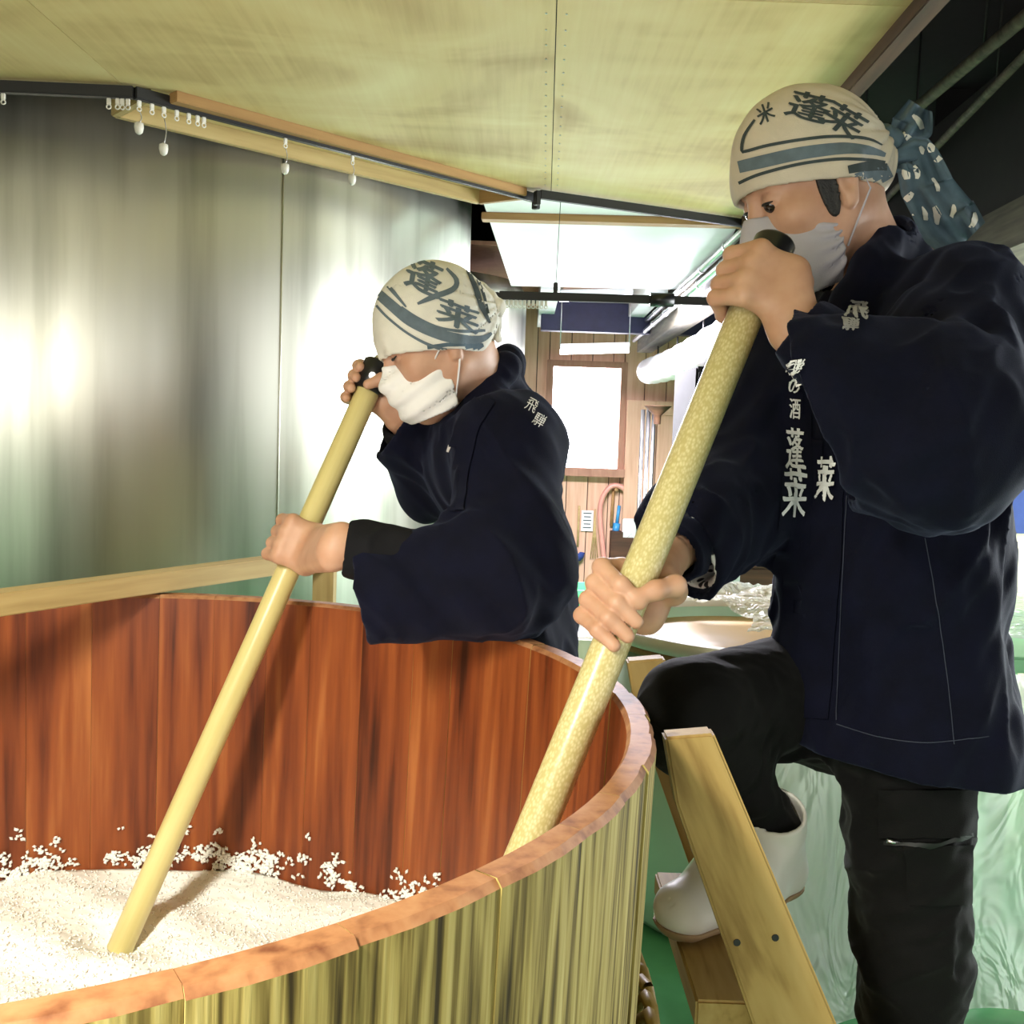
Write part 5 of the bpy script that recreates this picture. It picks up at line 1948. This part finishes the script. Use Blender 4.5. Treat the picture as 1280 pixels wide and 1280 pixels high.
# long film curtain draped down to the floor on the right
def film_drape(name, p0, p1, ztop, zbot, spread, label, seed):
    vs, fs = [], []
    NU, NV = 70, 40
    p0, p1 = Vector(p0), Vector(p1)
    n_ = Vector((p1.y - p0.y, -(p1.x - p0.x), 0)).normalized()
    for i in range(NU + 1):
        for k in range(NV + 1):
            u_, v_ = i / NU, k / NV
            p = p0 + (p1 - p0) * u_
            out_ = spread * v_ ** 1.6 + 0.03 * math.sin(u_ * 17 + seed) * (0.4 + v_) + 0.014 * math.sin(u_ * 41 + 5 * v_ + seed) + 0.03 * math.sin(3 * u_ + 6 * v_)
            p = p + n_ * out_
            vs.append((p.x, p.y, ztop + (zbot - ztop) * v_ + 0.02 * math.sin(u_ * 9 + seed) * (1 - v_)))
    for i in range(NU):
        for k in range(NV):
            fs.append((i * (NV + 1) + k, (i + 1) * (NV + 1) + k, (i + 1) * (NV + 1) + k + 1, i * (NV + 1) + k + 1))
    return T(mesh(name, vs, fs, M['film'], None, True), label, 'plastic film')
M['stand'] = plain('green_stand_paint', (0.30, 0.62, 0.36), 0.4, var=0.08, scale=4)
o = empty('low_stand', (1.90, 2.86, 0), 'long low green stand covered with clear plastic film behind the worker', 'stand')
box('stand_top', (1.90, 2.86, 0.66), (1.45, 0.76, 0.04), M['stand'], o, 0.006)
for sx_ in (1.23, 2.57):
    for sy in (2.54, 3.18):
        box('stand_leg', (sx_, sy, 0.32), (0.05, 0.05, 0.64), M['stand'], o, 0.004)
film_drape('clear_film', (0.46, 2.10, 0), (2.67, 2.36, 0), 0.715, 0.012, 0.10, 'tall clear plastic film hanging from the low stand down to the floor', 1.0)
vs, fs = [], []
for i in range(31):
    for k in range(17):
        x, y = 1.13 + 1.54 * i / 30, 2.47 + 0.78 * k / 16
        vs.append((x, y, 0.715 + 0.012 * abs(math.sin(7 * x + 5 * y)) + 0.012 * abs(math.sin(11 * y - 4 * x))))
for i in range(30):
    for k in range(16):
        fs.append((i * 17 + k, (i + 1) * 17 + k, (i + 1) * 17 + k + 1, i * 17 + k + 1))
T(mesh('clear_film', vs, fs, M['film'], None, True), 'flat clear plastic film spread over the top of the low stand', 'plastic film')
vs, fs = [], []
for i in range(41):
    for k in range(41):
        x, y = 0.70 + 1.5 * i / 40, 1.62 + 0.36 * k / 40
        vs.append((x, y, 0.004 + 0.022 * abs(math.sin(8 * x + 3 * y)) * abs(math.sin(6 * y + 2 * x + 1)) + rnd.uniform(0, .004)))
for i in range(40):
    for k in range(40):
        fs.append((i * 41 + k, (i + 1) * 41 + k, (i + 1) * 41 + k + 1, i * 41 + k + 1))
T(mesh('clear_film', vs, fs, M['film'], None, False), 'crumpled clear plastic film lying on the green floor behind the worker', 'plastic film')

# ================================================================ things between the workers
p = ZP(740, 800, 0.0)
gx = U(738, 760, 5.6)
o = empty('green_crate', (gx.x, 5.6, 0), 'bright green plastic crate with a wire handle below the ladle', 'crate')
cz_ = U(738, 733, 5.6).z
bm = bmesh.new()
W_, D_, H_ = 0.40, 0.32, cz_
for c, s in (((0, 0, 0.01), (W_, D_, 0.02)), ((-W_ / 2 + .008, 0, H_ / 2), (.016, D_, H_)), ((W_ / 2 - .008, 0, H_ / 2), (.016, D_, H_)),
             ((0, -D_ / 2 + .008, H_ / 2), (W_, .016, H_)), ((0, D_ / 2 - .008, H_ / 2), (W_, .016, H_))):
    bm_box(bm, c, s)
from_bm('crate_body', bm, M['green_plastic'], o, mw=Matrix.Translation((gx.x, 5.6, 0)))
h0 = Vector((gx.x + 0.0, 5.6 - D_ / 2 - 0.012, H_ - 0.01))
tube('handle', [h0 + Vector((-0.02, 0, 0)), h0 + Vector((-0.02, -0.01, -0.04)), h0 + Vector((-0.01, -0.012, -0.06)), h0 + Vector((0.01, -0.012, -0.06)), h0 + Vector((0.02, -0.01, -0.04)), h0 + Vector((0.02, 0, 0))], 0.006, M['steel'], o, 8)
bx = U(750, 800, 3.6)
tz = U(745, 786, 3.6).z
o = empty('wash_basin', (bx.x, 3.6, 0), 'white wash basin on legs heaped with clear bags behind the tub', 'basin')
bm = bmesh.new()
W_, D_ = 0.46, 0.40
for c, s in (((0, 0, tz - 0.15), (W_, D_, 0.02)), ((-W_ / 2, 0, tz - .08), (.02, D_, .16)), ((W_ / 2, 0, tz - .08), (.02, D_, .16)), ((0, -D_ / 2, tz - .08), (W_ + .02, .02, .16)), ((0, D_ / 2, tz - .08), (W_ + .02, .02, .16))):
    bm_box(bm, c, s)
from_bm('basin', bm, M['white_plastic'], o, mw=Matrix.Translation((bx.x, 3.6, 0)))
for sx_ in (-0.2, 0.2):
    for sy in (-0.16, 0.16):
        box('leg', (bx.x + sx_, 3.6 + sy, (tz - 0.16) / 2), (0.03, 0.03, tz - 0.16), M['steel'], o, 0.003)
vs, fs = [], []
for i in range(25):
    for k in range(25):
        x, y = bx.x - 0.21 + 0.42 * i / 24, 3.42 + 0.36 * k / 24
        vs.append((x, y, tz - 0.01 + 0.05 * abs(math.sin(14 * x + 4 * math.sin(9 * y))) * abs(math.sin(12 * y + 2)) + rnd.uniform(0, .01)))
for i in range(24):
    for k in range(24):
        fs.append((i * 25 + k, (i + 1) * 25 + k, (i + 1) * 25 + k + 1, i * 25 + k + 1))
mesh('clear_bag', vs, fs, M['film'], o, False)
a = U(713, 735, 4.6)
o = empty('standpipe', (a.x, a.y, 0), 'copper red standpipe with a valve beside the worker bent over the tub', 'pipe')
tube('pipe', [(a.x, a.y, 0), (a.x, a.y, a.z)], 0.014, M['pink_hose'], o, 12)
tube('valve', [(a.x - 0.03, a.y, a.z - 0.02), (a.x + 0.03, a.y, a.z - 0.02)], 0.018, M['pink_hose'], o, 12)
tube('valve_wheel', [(a.x, a.y - 0.03, a.z - 0.02), (a.x, a.y - 0.045, a.z - 0.02)], 0.03, M['steel'], o, 16)
a, b_ = U(787, 778, 3.0), U(790, 818, 3.0)
o = empty('marker_post', (a.x, 3.0, 0), 'thin bright yellow plastic post beside the green vat', 'post')
box('post', (a.x, 3.0, a.z / 2), (0.028, 0.028, a.z), M['yellow_plastic'], o, 0.003)
box('post_foot', (a.x, 3.0, 0.01), (0.12, 0.12, 0.02), M['black_plastic'], o, 0.003)
# brown chest behind the vat
a = U(905, 704, 3.7)
o = empty('wooden_chest', (a.x + 0.05, 3.85, 0), 'dark brown wooden chest standing behind the round green vat', 'chest')
box('chest_body', (a.x + 0.03, 3.85, a.z / 2), (0.42, 0.34, a.z - 0.02), M['brown_beam'], o, 0.006)
box('chest_lid', (a.x + 0.03, 3.85, a.z + 0.005), (0.45, 0.37, 0.03), M['brown_beam'], o, 0.004)
box('hasp', (a.x + 0.03, 3.66, a.z - 0.03), (0.04, 0.012, 0.06), M['steel'], o, 0.002)

# ================================================================ right-hand edge: banner, rail
a, b_ = U(1235, 576, 4.64), U(1345, 670, 4.64)
o = empty('banner', (a.x, 4.66, b_.z), 'dark blue cloth banner with a white character on the cream wall', 'banner')
box('cloth', ((a.x + b_.x) / 2, 4.675, (a.z + b_.z) / 2), (b_.x - a.x, 0.012, a.z - b_.z), M['blue_cloth'], o, 0.002)
box('upper_band', ((a.x + b_.x) / 2, 4.668, a.z - 0.03), (b_.x - a.x, 0.006, 0.09), M['ink_blue'], o, 0.001)
bm = bmesh.new()
v, f_ = text_px('め', (1266, 602), 26, 34, bold=0.01)
vs = []
for x, y in v:
    q = U(x, y, 4.664)
    vs.append((q.x, 4.664, q.z))
mesh('lettering', vs, f_, M['white_print'], o)
tube('banner_rod', [(a.x - 0.03, 4.675, a.z), (b_.x + 0.03, 4.675, a.z)], 0.008, M['batten'], o, 8)
rr0, rr1 = U(1225, 379, 4.55), U(1330, 381, 4.55)
rail_run([rr0, rr1], 'black curtain rail before the cream wall beside the worker in the grey mask', 0.02, 0.03)
for i in range(6):
    glider(at_px(rr0, rr1, 1252 + i * 9) + lowA, rr1 - rr0, 0, 'white glider on the rail before the cream wall', 'gliders before the cream wall', 0.9)
for p in (rr0 + (rr1 - rr0) * 0.1, rr0 + (rr1 - rr0) * 0.9):
    tube('rail_hanger', [p, Vector((p.x, p.y, 1.88))], 0.004, M['black_metal'], bpy.data.objects['curtain_rail.003'], 6)
